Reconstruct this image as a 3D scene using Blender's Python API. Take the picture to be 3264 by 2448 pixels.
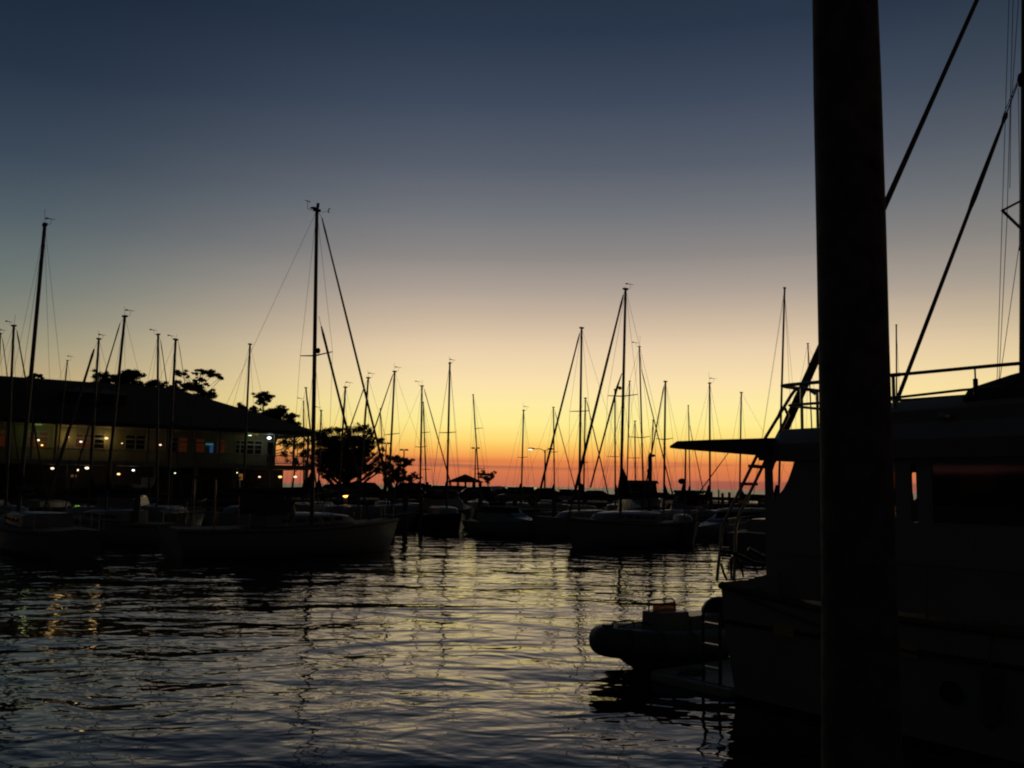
import bpy, math, random
from mathutils import Vector, Matrix
random.seed(7)
R = math.radians
for o in list(bpy.data.objects): bpy.data.objects.remove(o)
scene = bpy.context.scene
col = scene.collection

# ------------------------------------------------------------------ camera
CAM = Vector((0, 0, 2.93)); FPX = 2960.0; CX, CY = 1632.0, 1224.0
PITCH, ROLL = math.atan(325 / FPX), R(0.82)
_r = Vector((1, 0, 0)); _u = Vector((0, -math.sin(PITCH), math.cos(PITCH))); _f = Vector((0, math.cos(PITCH), math.sin(PITCH)))
RT = math.cos(ROLL) * _r + math.sin(ROLL) * _u
UP = -math.sin(ROLL) * _r + math.cos(ROLL) * _u
cam_d = bpy.data.cameras.new('camera'); cam = bpy.data.objects.new('camera', cam_d); col.objects.link(cam)
m = Matrix((RT, UP, -_f)).transposed().to_4x4(); m.translation = CAM
cam.matrix_world = m
cam_d.sensor_width = 36; cam_d.lens = 36 * FPX / 3264
cam_d.clip_start = 0.1; cam_d.clip_end = 9000
scene.camera = cam

def ray(px, py): return (_f + RT * ((px - CX) / FPX) + UP * ((CY - py) / FPX))
def W(px, py, Y):                      # point of that pixel at distance Y along the view axis
    d = ray(px, py); return CAM + d * (Y / d.y)
def G(px, Y, z):                       # point at distance Y, height z, in that pixel column
    y0, y1 = 0.0, 2448.0
    for _ in range(40):
        ym = (y0 + y1) / 2
        if W(px, ym, Y).z > z: y0 = ym
        else: y1 = ym
    p = W(px, ym, Y); p.z = z; return p

# ------------------------------------------------------------------ colour, view
def lin(c): c /= 255.0; return c / 12.92 if c <= 0.04045 else ((c + 0.055) / 1.055) ** 2.4
def L3(r, g, b): return (lin(r), lin(g), lin(b), 1)
scene.view_settings.view_transform = 'Standard'; scene.view_settings.look = 'None'
scene.view_settings.exposure = 0; scene.view_settings.gamma = 1
scene.view_settings.use_curve_mapping = False
scene.render.engine = 'CYCLES'
scene.cycles.max_bounces = 6; scene.cycles.transparent_max_bounces = 12
scene.cycles.sample_clamp_indirect = 2.0; scene.cycles.filter_width = 2.0

# ------------------------------------------------------------------ world: dusk sky just after sunset
world = bpy.data.worlds.new("World"); scene.world = world; world.use_nodes = True
nt = world.node_tree; nt.nodes.clear(); N = nt.nodes.new; K = nt.links.new
wo = N('ShaderNodeOutputWorld'); bg = N('ShaderNodeBackground'); K(bg.outputs[0], wo.inputs[0])
tc = N('ShaderNodeTexCoord'); nrm = N('ShaderNodeVectorMath'); nrm.operation = 'NORMALIZE'; K(tc.outputs['Generated'], nrm.inputs[0])
sep = N('ShaderNodeSeparateXYZ'); K(nrm.outputs[0], sep.inputs[0])
def mth(op, a, b=None, clamp=False):
    n = N('ShaderNodeMath'); n.operation = op; n.use_clamp = clamp
    for i, v in enumerate((a, b)):
        if v is None: continue
        if isinstance(v, (int, float)): n.inputs[i].default_value = v
        else: K(v, n.inputs[i])
    return n.outputs[0]
def ramp(stops, fac):
    n = N('ShaderNodeValToRGB'); cr = n.color_ramp
    while len(cr.elements) > 1: cr.elements.remove(cr.elements[-1])
    for i, (el, c) in enumerate(stops):
        p = math.sin(R(el)) / 0.75
        e = cr.elements[0] if i == 0 else cr.elements.new(min(p, 1))
        e.position = min(max(p, 0), 1); e.color = L3(*c)
    K(fac, n.inputs[0]); return n.outputs[0]
# slightly uneven layers of air near the horizon
nz = N('ShaderNodeTexNoise'); mp = N('ShaderNodeMapping'); mp.inputs['Scale'].default_value = (2.2, 2.2, 60); mp.inputs['Location'].default_value = (3.1, .4, 0)
K(nrm.outputs[0], mp.inputs[0]); K(mp.outputs[0], nz.inputs['Vector']); nz.inputs['Scale'].default_value = 1.0; nz.inputs['Detail'].default_value = 3
wob = mth('MULTIPLY', mth('SUBTRACT', nz.outputs['Fac'], .5), .006)
zz = mth('ADD', sep.outputs['Z'], wob)
zn = mth('DIVIDE', zz, 0.75)
CEN = [(0, (190, 104, 78)), (.45, (204, 114, 78)), (.95, (218, 122, 74)), (1.5, (228, 132, 74)), (1.78, (245, 160, 80)), (2.3, (253, 192, 94)), (2.9, (255, 219, 118)),
       (3.8, (255, 236, 146)), (4.9, (255, 235, 162)), (6.3, (251, 225, 172)), (8.3, (234, 208, 172)), (10.2, (203, 182, 159)), (12.0, (172, 159, 148)),
       (14.2, (139, 134, 132)), (16.5, (114, 117, 122)), (19.5, (87, 94, 107)), (23, (63, 74, 92)), (27, (42, 55, 74)), (36, (22, 31, 45)), (48, (11, 16, 24))]
SID = [(0, (118, 66, 58)), (1.2, (150, 88, 62)), (2.3, (190, 132, 74)), (3.8, (200, 162, 102)), (5, (188, 164, 120)), (7, (158, 150, 122)), (9, (128, 131, 118)), (11, (106, 117, 114)), (14.2, (80, 94, 102)),
       (17.5, (58, 72, 87)), (22, (37, 51, 69)), (27, (25, 38, 56)), (36, (12, 21, 33)), (48, (8, 13, 20))]
RGT = [(0, (150, 84, 66)), (1.2, (186, 102, 64)), (2.3, (226, 160, 80)), (3.8, (240, 204, 116)), (5, (242, 216, 142)), (7, (228, 206, 152)), (9, (196, 181, 144)), (11.5, (154, 148, 132)), (14.2, (126, 125, 118)),
       (17.5, (96, 101, 104)), (22, (61, 70, 80)), (27, (38, 50, 62)), (36, (18, 27, 38)), (48, (10, 15, 22))]
REAR = [(0, (13, 15, 15)), (8, (20, 22, 22)), (18, (20, 22, 24)), (48, (13, 17, 21))]
cC, cS, cR, cB = ramp(CEN, zn), ramp(SID, zn), ramp(RGT, zn), ramp(REAR, zn)
SUN_AZ = R(6.0)
hl = mth('MAXIMUM', mth('SQRT', mth('ADD', mth('MULTIPLY', sep.outputs['X'], sep.outputs['X']), mth('MULTIPLY', sep.outputs['Y'], sep.outputs['Y']))), 1e-4)
ca = mth('DIVIDE', mth('ADD', mth('MULTIPLY', sep.outputs['X'], math.sin(SUN_AZ)), mth('MULTIPLY', sep.outputs['Y'], math.cos(SUN_AZ))), hl)
sa = mth('DIVIDE', mth('SUBTRACT', mth('MULTIPLY', sep.outputs['X'], math.cos(SUN_AZ)), mth('MULTIPLY', sep.outputs['Y'], math.sin(SUN_AZ))), hl)
az = mth('ARCTAN2', sa, ca)                      # 0 towards the afterglow, + to the right
def mapr(v, a, b, smooth=True):
    n = N('ShaderNodeMapRange'); n.interpolation_type = 'SMOOTHSTEP' if smooth else 'LINEAR'
    K(v, n.inputs['Value']); n.inputs['From Min'].default_value = a; n.inputs['From Max'].default_value = b; return n.outputs['Result']
def mix(f, a, b):
    n = N('ShaderNodeMix'); n.data_type = 'RGBA'; K(f, n.inputs['Factor']); K(a, n.inputs['A']); K(b, n.inputs['B']); return n.outputs['Result']
absaz = mth('ABSOLUTE', az)
side = mix(mapr(az, R(-8), R(8)), cS, cR)
sky = mix(mapr(absaz, R(8), R(38)), cC, side)
sky = mix(mapr(absaz, R(35), R(64)), sky, cB)
# thin purple-grey cloud streak over the lake
nz2 = N('ShaderNodeTexNoise'); mp2 = N('ShaderNodeMapping'); mp2.inputs['Scale'].default_value = (5, 5, 110); mp2.inputs['Location'].default_value = (.7, 1.3, .35)
K(nrm.outputs[0], mp2.inputs[0]); K(mp2.outputs[0], nz2.inputs['Vector']); nz2.inputs['Scale'].default_value = 1.0; nz2.inputs['Detail'].default_value = 4
band = mth('MULTIPLY', mapr(sep.outputs['Z'], math.sin(R(.85)), math.sin(R(1.25))), mth('SUBTRACT', 1.0, mapr(sep.outputs['Z'], math.sin(R(1.3)), math.sin(R(1.75)))))
streak = mth('MULTIPLY', mth('MULTIPLY', band, mapr(nz2.outputs['Fac'], .44, .62)), .6)
cl = N('ShaderNodeRGB'); cl.outputs[0].default_value = L3(140, 84, 82)
sky = mix(streak, sky, cl.outputs[0])
low = mth('MULTIPLY', mth('SUBTRACT', 1.0, mapr(sep.outputs['Z'], math.sin(R(.38)), math.sin(R(.55)))), mapr(az, R(0), R(7)))
cl2 = N('ShaderNodeRGB'); cl2.outputs[0].default_value = L3(150, 84, 74)
sky = mix(mth('MULTIPLY', low, .7), sky, cl2.outputs[0])
# faint physical sky underneath (sun below the horizon)
st = N('ShaderNodeTexSky'); st.sky_type = 'NISHITA'; st.sun_disc = False; st.sun_elevation = R(-4); st.sun_rotation = SUN_AZ
ad = N('ShaderNodeVectorMath'); ad.operation = 'MULTIPLY_ADD'; K(st.outputs[0], ad.inputs[0]); ad.inputs[1].default_value = (.002,) * 3; K(sky, ad.inputs[2])
K(ad.outputs[0], bg.inputs[0]); bg.inputs[1].default_value = 1.0

# ------------------------------------------------------------------ materials
def mat(name, rgb, rough=.6, metal=0.0, var=.25, scale=3.0, bump=0.0, emit=None, es=0.0, spec=.5):
    mt = bpy.data.materials.new(name); mt.use_nodes = True; t = mt.node_tree; b = t.nodes['Principled BSDF']
    b.inputs['Roughness'].default_value = rough; b.inputs['Metallic'].default_value = metal
    b.inputs['Specular IOR Level'].default_value = spec
    if emit:
        b.inputs['Base Color'].default_value = (*rgb, 1)
        b.inputs['Emission Color'].default_value = (*emit, 1); b.inputs['Emission Strength'].default_value = es; return mt
    n = t.nodes.new('ShaderNodeTexNoise'); n.inputs['Scale'].default_value = scale; n.inputs['Detail'].default_value = 5
    c = t.nodes.new('ShaderNodeTexCoord'); t.links.new(c.outputs['Object'], n.inputs['Vector'])
    cr = t.nodes.new('ShaderNodeValToRGB'); cr.color_ramp.elements[0].position = .3; cr.color_ramp.elements[1].position = .7
    cr.color_ramp.elements[0].color = (*[x * (1 - var) for x in rgb], 1); cr.color_ramp.elements[1].color = (*[min(1, x * (1 + var)) for x in rgb], 1)
    t.links.new(n.outputs['Fac'], cr.inputs[0]); t.links.new(cr.outputs[0], b.inputs['Base Color'])
    if bump:
        bp = t.nodes.new('ShaderNodeBump'); bp.inputs['Strength'].default_value = bump; bp.inputs['Distance'].default_value = .02
        t.links.new(n.outputs['Fac'], bp.inputs['Height']); t.links.new(bp.outputs[0], b.inputs['Normal'])
    return mt
M = dict(
    gel=mat('gelcoat_white', (.36, .36, .34), .35, var=.08, scale=1.5), cream=mat('gelcoat_cream', (.45, .42, .33), .35, var=.1),
    navy=mat('hull_navy', (.02, .03, .07), .3, var=.2), green=mat('hull_green', (.015, .05, .035), .35, var=.2), grey=mat('hull_grey', (.22, .23, .24), .4, var=.1),
    stripe=mat('boot_stripe', (.02, .03, .06), .4), bottom=mat('bottom_paint', (.03, .015, .012), .8), deck=mat('deck_nonskid', (.14, .135, .12), .7, var=.12, scale=8),
    teak=mat('teak', (.16, .09, .05), .6, var=.3, scale=12), alu=mat('mast_aluminium', (.14, .14, .14), .6, .1, var=.12), dark=mat('dark_metal', (.03, .03, .032), .45, .4),
    steel=mat('stainless', (.35, .35, .36), .3, .9, var=.05), wire=mat('wire', (.06, .06, .06), .5, .4), sailc=mat('sail_cover_blue', (.02, .03, .06), .85, var=.3),
    sailw=mat('furled_sail', (.14, .13, .12), .85, var=.2, scale=6), canvas=mat('canvas_dark', (.1, .105, .1), .9, var=.25, scale=7), blackp=mat('black_plastic', (.012, .012, .013), .35),
    rubber=mat('rubber_grey', (.13, .135, .14), .55, var=.12, scale=5), glassd=mat('dark_glass', (.01, .012, .013), .08, var=.1),
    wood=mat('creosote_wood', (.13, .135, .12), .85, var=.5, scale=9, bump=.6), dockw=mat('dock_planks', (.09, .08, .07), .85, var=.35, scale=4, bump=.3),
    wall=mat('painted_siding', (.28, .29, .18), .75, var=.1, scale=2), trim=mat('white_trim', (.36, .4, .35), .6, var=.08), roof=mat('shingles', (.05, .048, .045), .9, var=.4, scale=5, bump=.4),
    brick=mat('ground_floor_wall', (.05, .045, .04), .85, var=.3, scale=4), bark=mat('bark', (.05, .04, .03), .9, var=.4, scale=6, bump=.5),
    leafd=mat('oak_leaves', (.035, .05, .018), .7, var=.45, scale=1.2), leafp=mat('pine_needles', (.025, .042, .018), .75, var=.45, scale=1.2),
    asphalt=mat('asphalt', (.06, .06, .06), .9, var=.25, scale=.6), conc=mat('concrete', (.2, .19, .17), .85, var=.25, scale=1.5), grass=mat('lawn', (.04, .055, .02), .95, var=.4, scale=.8),
    tyre=mat('tyre', (.015, .015, .015), .85), rim=mat('rim', (.25, .25, .26), .35, .8), orange=mat('cushion_orange', (.3, .075, .03), .55, var=.15), yellow=mat('plate_yellow', (.5, .42, .1), .55, var=.1),
    carw=mat('paint_white', (.6, .6, .58), .2, var=.03), cars=mat('paint_silver', (.3, .31, .32), .25, .5, var=.03), carb=mat('paint_black', (.02, .02, .022), .2, var=.1), carr=mat('paint_maroon', (.12, .015, .015), .2, var=.1), cart=mat('paint_tan', (.28, .24, .17), .25, .3, var=.05),
)
def emi(name, c, s): return mat(name, (.1, .1, .1), emit=c, es=s)
E = dict(warm=emi('bulb_warm', (1, .6, .22), 2), white=emi('bulb_white', (1, .8, .52), 2), cool=emi('bulb_cool', (.9, .92, 1), 3.5), pink=emi('bulb_pinkish', (1, .66, .48), 1.8), greenl=emi('lamp_green', (.45, 1, .1), .5), greenw=emi('tube_greenish', (.75, 1, .55), 2.2),
         amber=emi('bulb_amber', (1, .45, .08), 4), paner=emi('pane_red_glow', (1, .2, .04), .02), panea=emi('pane_amber_glow', (1, .42, .08), .16), screen=emi('screen_cyan', (.1, .5, .6), .22), screenb=emi('screen_blue', (.06, .22, .6), .16), red=emi('tail_red', (1, .02, .01), 1.6), dimr=emi('shade_dim_orange', (1, .4, .2), .09), white2=emi('strip_white', (.7, 1, .85), .35))
def paned(nm, tc_):
    mt = bpy.data.materials.new(nm); mt.use_nodes = True; t = mt.node_tree; t.nodes.clear()
    o = t.nodes.new('ShaderNodeOutputMaterial'); a = t.nodes.new('ShaderNodeBsdfTransparent'); g = t.nodes.new('ShaderNodeBsdfGlossy'); mx = t.nodes.new('ShaderNodeMixShader')
    a.inputs[0].default_value = tc_; g.inputs[0].default_value = (.8, .8, .8, 1); g.inputs['Roughness'].default_value = .03; mx.inputs[0].default_value = .08
    t.links.new(a.outputs[0], mx.inputs[1]); t.links.new(g.outputs[0], mx.inputs[2]); t.links.new(mx.outputs[0], o.inputs[0]); return mt
M['tint'] = paned('tinted_window_glass', (.22, .2, .16, 1)); M['amberglass'] = paned('amber_acrylic', (.28, .19, .15, 1))
def water_mat(name, rough, layers, base=(.004, .006, .006)):
    mt = bpy.data.materials.new(name); mt.use_nodes = True; t = mt.node_tree; b = t.nodes['Principled BSDF']
    b.inputs['Base Color'].default_value = (*base, 1); b.inputs['Roughness'].default_value = rough; b.inputs['IOR'].default_value = 1.33
    c = t.nodes.new('ShaderNodeTexCoord'); prev = None
    pn = t.nodes.new('ShaderNodeTexNoise'); pm = t.nodes.new('ShaderNodeMapping'); pm.inputs['Scale'].default_value = (.05, .11, 1); pm.inputs['Rotation'].default_value = (0, 0, R(-12)); pn.inputs['Scale'].default_value = 1; pn.inputs['Detail'].default_value = 2
    t.links.new(c.outputs['Object'], pm.inputs[0]); t.links.new(pm.outputs[0], pn.inputs['Vector'])
    pr = t.nodes.new('ShaderNodeMapRange'); pr.inputs['From Min'].default_value = .38; pr.inputs['From Max'].default_value = .62; pr.inputs['To Min'].default_value = .25; pr.inputs['To Max'].default_value = 1.5; t.links.new(pn.outputs['Fac'], pr.inputs['Value'])
    for k, (sx, sy, rot, dist, det, seed, dis) in enumerate(layers):
        mp = t.nodes.new('ShaderNodeMapping'); mp.inputs['Rotation'].default_value = (0, 0, R(rot)); mp.inputs['Scale'].default_value = (sx, sy, 1); mp.inputs['Location'].default_value = (seed, seed * 1.7, seed)
        n = t.nodes.new('ShaderNodeTexNoise'); n.inputs['Scale'].default_value = 1; n.inputs['Detail'].default_value = det; n.inputs['Roughness'].default_value = .5; n.inputs['Distortion'].default_value = dis
        bp = t.nodes.new('ShaderNodeBump'); bp.inputs['Strength'].default_value = 1; bp.inputs['Distance'].default_value = dist
        t.links.new(c.outputs['Object'], mp.inputs[0]); t.links.new(mp.outputs[0], n.inputs['Vector'])
        h = n.outputs['Fac']
        if k >= 2:
            mu = t.nodes.new('ShaderNodeMath'); mu.operation = 'MULTIPLY'; t.links.new(h, mu.inputs[0]); t.links.new(pr.outputs['Result'], mu.inputs[1]); h = mu.outputs[0]
        t.links.new(h, bp.inputs['Height'])
        if prev: t.links.new(prev.outputs[0], bp.inputs['Normal'])
        prev = bp
    t.links.new(prev.outputs[0], b.inputs['Normal']); return mt
M['water'] = water_mat('harbour_water', .04, [(.22, .36, -18, .14, 1, 3.3, .8), (.85, 1.3, 14, .040, 1.5, 8.1, .9), (2.0, 3.0, -28, .0085, 1.2, 4.7, .8), (4.0, 5.5, 20, .0035, 1, 1.9, .5)])
M['lake'] = water_mat('lake_water', .3, [(.3, .6, 0, .35, 3, 2.2, .2)], (.02, .022, .02))

# ------------------------------------------------------------------ mesh helpers
class MB:
    def __init__(s): s.v = []; s.f = []
    def add(s, vs, fs):
        k = len(s.v); s.v += [Vector(p) for p in vs]; s.f += [[i + k for i in f] for f in fs]; return s
    def box(s, c, size, rz=0, ax=None):
        c = Vector(c); hx, hy, hz = [x / 2 for x in size]
        if ax: X, Y, Z = [Vector(a) for a in ax]
        else: X = Vector((math.cos(rz), math.sin(rz), 0)); Y = Vector((-math.sin(rz), math.cos(rz), 0)); Z = Vector((0, 0, 1))
        vs = [c + X * (hx * a) + Y * (hy * b) + Z * (hz * d) for d in (-1, 1) for a, b in ((-1, -1), (1, -1), (1, 1), (-1, 1))]
        return s.add(vs, [(3, 2, 1, 0), (4, 5, 6, 7), (0, 1, 5, 4), (1, 2, 6, 5), (2, 3, 7, 6), (3, 0, 4, 7)])
    def tube(s, pts, rad, n=8, cap=True):
        pts = [Vector(p) for p in pts]
        if isinstance(rad, (int, float)): rad = [rad] * len(pts)
        rings = []
        t0 = (pts[1] - pts[0]).normalized(); ref = Vector((0, 0, 1)) if abs(t0.z) < .9 else Vector((1, 0, 0))
        a = t0.cross(ref).normalized()
        for i, p in enumerate(pts):
            t = (pts[min(i + 1, len(pts) - 1)] - pts[max(i - 1, 0)])
            t = t.normalized() if t.length > 1e-9 else t0
            a = (a - t * a.dot(t)).normalized(); b = t.cross(a)
            rings.append([p + (a * math.cos(2 * math.pi * k / n) + b * math.sin(2 * math.pi * k / n)) * rad[i] for k in range(n)])
        vs = [v for r in rings for v in r]; fs = []
        for i in range(len(pts) - 1):
            for k in range(n):
                fs.append((i * n + k, i * n + (k + 1) % n, (i + 1) * n + (k + 1) % n, (i + 1) * n + k))
        if cap: fs += [tuple(range(n - 1, -1, -1)), tuple((len(pts) - 1) * n + k for k in range(n))]
        return s.add(vs, fs)
    def loft(s, rings, closed=False, caps=True):
        n = len(rings[0]); vs = [v for r in rings for v in r]; fs = []
        for i in range(len(rings) - 1):
            for k in range(n if closed else n - 1):
                k2 = (k + 1) % n; fs.append((i * n + k, i * n + k2, (i + 1) * n + k2, (i + 1) * n + k))
        if caps: fs += [tuple(range(n - 1, -1, -1)), tuple((len(rings) - 1) * n + k for k in range(n))]
        return s.add(vs, fs)
    def ball(s, c, r, n=10, sq=(1, 1, 1)):
        c = Vector(c); rings = []
        for i in range(n // 2 + 1):
            t = math.pi * i / (n // 2); rr = max(math.sin(t), .02)
            rings.append([c + Vector((rr * math.cos(2 * math.pi * k / n) * sq[0], rr * math.sin(2 * math.pi * k / n) * sq[1], -math.cos(t) * sq[2])) * r for k in range(n)])
        return s.loft(rings, True)
    def build(s, name, mt, parent=None, smooth=False, bevel=0):
        me = bpy.data.meshes.new(name); off = parent_off(parent)
        me.from_pydata([tuple(v - off) for v in s.v], [], s.f); me.validate(); me.update()
        o = bpy.data.objects.new(name, me); col.objects.link(o); me.materials.append(mt)
        if parent: o.parent = parent
        import bmesh
        bm = bmesh.new(); bm.from_mesh(me); bmesh.ops.recalc_face_normals(bm, faces=bm.faces); bm.to_mesh(me); bm.free()
        if smooth:
            for p in me.polygons: p.use_smooth = True
        me.set_sharp_from_angle(angle=R(42))
        if bevel:
            b = o.modifiers.new('bevel', 'BEVEL'); b.width = bevel; b.segments = 2; b.limit_method = 'ANGLE'
        return o
def parent_off(p):
    off = Vector((0, 0, 0))
    while p: off = off + p.location; p = p.parent
    return off
def tag(o, label=None, cat=None, group=None, kind=None):
    for k, v in (('label', label), ('category', cat), ('group', group), ('kind', kind)):
        if v: o[k] = v
    return o
def empty(name, loc, label, cat, group=None):
    o = bpy.data.objects.new(name, None); col.objects.link(o); o.location = loc; o.empty_display_size = .3
    return tag(o, label, cat, group)
def solo(mb, name, mt, base, label=None, cat=None, group=None, kind=None, smooth=False):
    o = mb.build(name, mt, None, smooth); b = Vector(base)
    for v in o.data.vertices: v.co -= b
    o.location = b; return tag(o, label, cat, group, kind)
def copy_tree(o, parent=None):
    c = o.copy(); col.objects.link(c)
    if parent: c.parent = parent
    for ch in list(o.children): copy_tree(ch, c)
    return c

# ------------------------------------------------------------------ setting: water and land
def poly_slab(pts, z0, z1):
    n = len(pts); vs = [(x, y, z0) for x, y in pts] + [(x, y, z1) for x, y in pts]
    return MB().add(vs, [tuple(range(n - 1, -1, -1)), tuple(range(n, 2 * n))] + [(i, (i + 1) % n, (i + 1) % n + n, i + n) for i in range(n)])
w = MB().add([(-200, -60, 0), (200, -60, 0), (200, 175, 0), (-200, 175, 0)], [(0, 1, 2, 3)])
tag(w.build('harbour_water', M['water']), kind='structure')
w = MB().add([(-200, 175, 0), (200, 175, 0), (8000, 175, 0), (8000, 8000, 0), (-8000, 8000, 0), (-8000, 175, 0)], [(0, 1, 2, 3, 4, 5)])
tag(w.build('lake', M['lake']), kind='structure')
GZ = 1.28
shore = [(-90, 50), (-45, 66), (-19, 81), (-8, 87), (30, 92), (31, 100), (26, 165), (-140, 168), (-140, 50)]
tag(poly_slab(shore, -1, GZ).build('ground', M['asphalt']), kind='structure')
tag(poly_slab([(-120, 70), (-47, 71), (-21, 86), (-16, 96), (-24, 150), (-120, 150)], GZ - .2, GZ + .03).build('lawn', M['grass']), kind='structure')
# bulkhead capping along the shore
cap = MB()
for a, b in zip(shore[:5], shore[1:6]):
    a = Vector((*a, GZ + .1)); b = Vector((*b, GZ + .1)); d = (b - a); c = (a + b) / 2
    cap.box(c, (d.length + .3, .5, .22), math.atan2(d.y, d.x))
solo(cap, 'bulkhead_cap', M['conc'], (-19, 81, GZ), 'low concrete cap running along the far harbour bulkhead', 'bulkhead')

# ------------------------------------------------------------------ building on the left
O = G(985, 90, 0); Pl = G(0, 75, 0); O.z = -.27; GB = GZ + .27; e = (Pl - O); e.z = 0; e.normalize(); nn = Vector((-e.y, e.x, 0))
if nn.dot(Vector((0, -1, 0))) < 0: nn = -nn
def F(a, b, z): return O + e * a + nn * b + Vector((0, 0, z))
def hitF(px, py, b):
    d = ray(px, py); o2 = O + nn * b; t = (o2 - CAM).dot(nn) / d.dot(nn); p = CAM + d * t; q = p - O; return q.dot(e), q.z
bld = empty('restaurant_building', F(14, -6, GB), 'two-storey restaurant with dark hipped roof, lit upper verandah and pale walls', 'building')
AX = (e, nn, Vector((0, 0, 1)))
def bx(mb, a0, a1, b0, b1, z0, z1): mb.box(F((a0 + a1) / 2, (b0 + b1) / 2, (z0 + z1) / 2), (abs(a1 - a0), abs(b1 - b0), abs(z1 - z0)), ax=AX)
AL = 33.0
aW = hitF(876, 1430, -2.4)[0]
mb = MB(); bx(mb, aW, AL, -12, -2.4, 4.85, 7.72); mb.build('upper_wall', M['wall'], bld)
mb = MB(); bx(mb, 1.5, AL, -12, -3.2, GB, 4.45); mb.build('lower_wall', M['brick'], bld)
mb = MB(); bx(mb, -.2, AL, -15, .1, 4.45, 4.85); mb.build('verandah_floor', M['trim'], bld)
mb = MB(); bx(mb, 0, AL, -14.6, 0, 7.74, 7.8); mb.build('verandah_ceiling', M['trim'], bld)
ez = 7.8; rz = 12.25
Ec = [F(-.7, .7, ez), F(AL, .7, ez), F(AL, -16.5, ez), F(-.7, -16.5, ez)]; aR = hitF(548, 1240, -8)[0]
Rg = [F(aR, -8, rz), F(AL - 3, -8, rz)]; fas = [p + Vector((0, 0, .28)) for p in Ec]
rf = MB().add(Ec + fas + Rg, [(3, 2, 1, 0), (0, 1, 5, 4), (1, 2, 6, 5), (2, 3, 7, 6), (3, 0, 4, 7), (4, 5, 9, 8), (6, 7, 8, 9), (7, 4, 8), (5, 6, 9)]).build('roof', M['roof'], bld)
dm = MB(); a0, _ = hitF(400, 1290, -2.8); a1, _ = hitF(212, 1290, -2.8)
bx(dm, a0, a1, -6.5, -2.8, 9.2, 10.75)
dv = [F(a0 - .4, -2.3, 10.75), F(a1 + .4, -2.3, 10.75), F(a1 + .4, -6.6, 10.75), F(a0 - .4, -6.6, 10.75), F(a0 + 1.2, -5, 11.4), F(a1 - 1.2, -5, 11.4)]
dm.add(dv, [(3, 2, 1, 0), (0, 1, 5, 4), (2, 3, 4, 5), (3, 0, 4), (1, 2, 5)])
dorm = dm.build('dormer', M['roof'], bld)
for xa, xb in ((228, 246), (252, 274), (298, 318), (326, 350)):
    p0 = hitF(xa, 1268, -2.78); p1 = hitF(xb, 1305, -2.78); q = MB(); bx(q, p0[0], p1[0], -2.79, -2.74, p1[1], p0[1]); q.build('dormer_window', M['glassd'], bld)
posts_px = [876, 937, 982, 700, 620, 530, 470, 290, 176, 100, 20]
for px in posts_px:
    a = max(hitF(px, 1420, -.15)[0], .1); q = MB(); bx(q, a - .09, a + .09, -.25, -.07, 4.85, 7.74); q.build('verandah_post', M['trim'], bld)
for px in (880, 940, 976):     # rear verandah posts seen through the open corner
    a = max(hitF(px, 1420, -12)[0], .1); q = MB(); bx(q, a - .09, a + .09, -14.4, -14.2, 4.85, 7.74); q.build('verandah_post', M['trim'], bld)
for px, sg in ((876, -1), (937, 1), (937, -1), (982, 1)):   # arched brackets
    a = max(hitF(px, 1420, -.15)[0], .1); q = MB()
    q.tube([F(a + sg * .09, -.16, 6.95), F(a + sg * .2, -.16, 7.3), F(a + sg * .42, -.16, 7.55), F(a + sg * .8, -.16, 7.7)], .05, 6); q.build('bracket', M['trim'], bld)
q = MB(); bx(q, 0, AL, -.22, -.1, 5.72, 5.8); bx(q, 0, AL, -.2, -.12, 4.95, 5.02)
a = 0.05
while a < AL: bx(q, a - .02, a + .02, -.18, -.14, 5.02, 5.72); a += .16
q.build('railing', M['trim'], bld)
q = MB(); bx(q, 0, AL, -14.5, -14.4, 5.72, 5.8); q.build('railing', M['trim'], bld)
for i in range(10):
    a = .3 + i * 3.5; q = MB(); bx(q, a - .14, a + .14, -.45, -.17, GB, 4.45); q.build('ground_post', M['trim'], bld)
def window(x0, y0, x1, y1, pm, nx=2, trans=True, b=-2.4):
    aA, zA = hitF(x0, y0, b); aB, zB = hitF(x1, y1, b); aA, aB = max(aA, aB), min(aA, aB); zA, zB = max(zA, zB), min(zA, zB)
    fr = MB(); t = .09
    bx(fr, aA, aA + t, b, b + .06, zB - t, zA + t); bx(fr, aB - t, aB, b, b + .06, zB - t, zA + t)
    bx(fr, aB, aA, b, b + .06, zA, zA + t); bx(fr, aB, aA, b, b + .06, zB - t, zB)
    w_ = (aA - aB) / nx
    for i in range(1, nx): bx(fr, aB + w_ * i - .06, aB + w_ * i + .06, b, b + .055, zB, zA)
    zt = zA - (zA - zB) * .27
    if trans: bx(fr, aB, aA, b, b + .05, zt - .07, zt + .07)
    zm = (zB + zt) / 2; bx(fr, aB, aA, b, b + .035, zm - .025, zm + .025)
    w0 = fr.build('window', M['trim'], bld)
    pn = MB(); bx(pn, aB, aA, b - .02, b + .015, zB, zA)
    pn.build('pane', pm, w0)
D = M['glassd']
for x0, y0, x1, y1, pm, nx in ((-8, 1372, 20, 1424, E['paner'], 1), (92, 1376, 150, 1426, E['paner'], 2), (243, 1384, 286, 1428, E['paner'], 2), (302, 1386, 330, 1430, D, 1), (402, 1388, 460, 1432, D, 2),
                               (550, 1396, 566, 1440, D, 1), (569, 1396, 594, 1440, E['paner'], 1), (626, 1400, 650, 1441, E['paner'], 1), (693, 1403, 716, 1443, E['paner'], 1),
                               (752, 1406, 778, 1444, D, 2), (788, 1406, 832, 1447, D, 2)):
    window(x0, y0, x1, y1, pm, nx)
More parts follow.
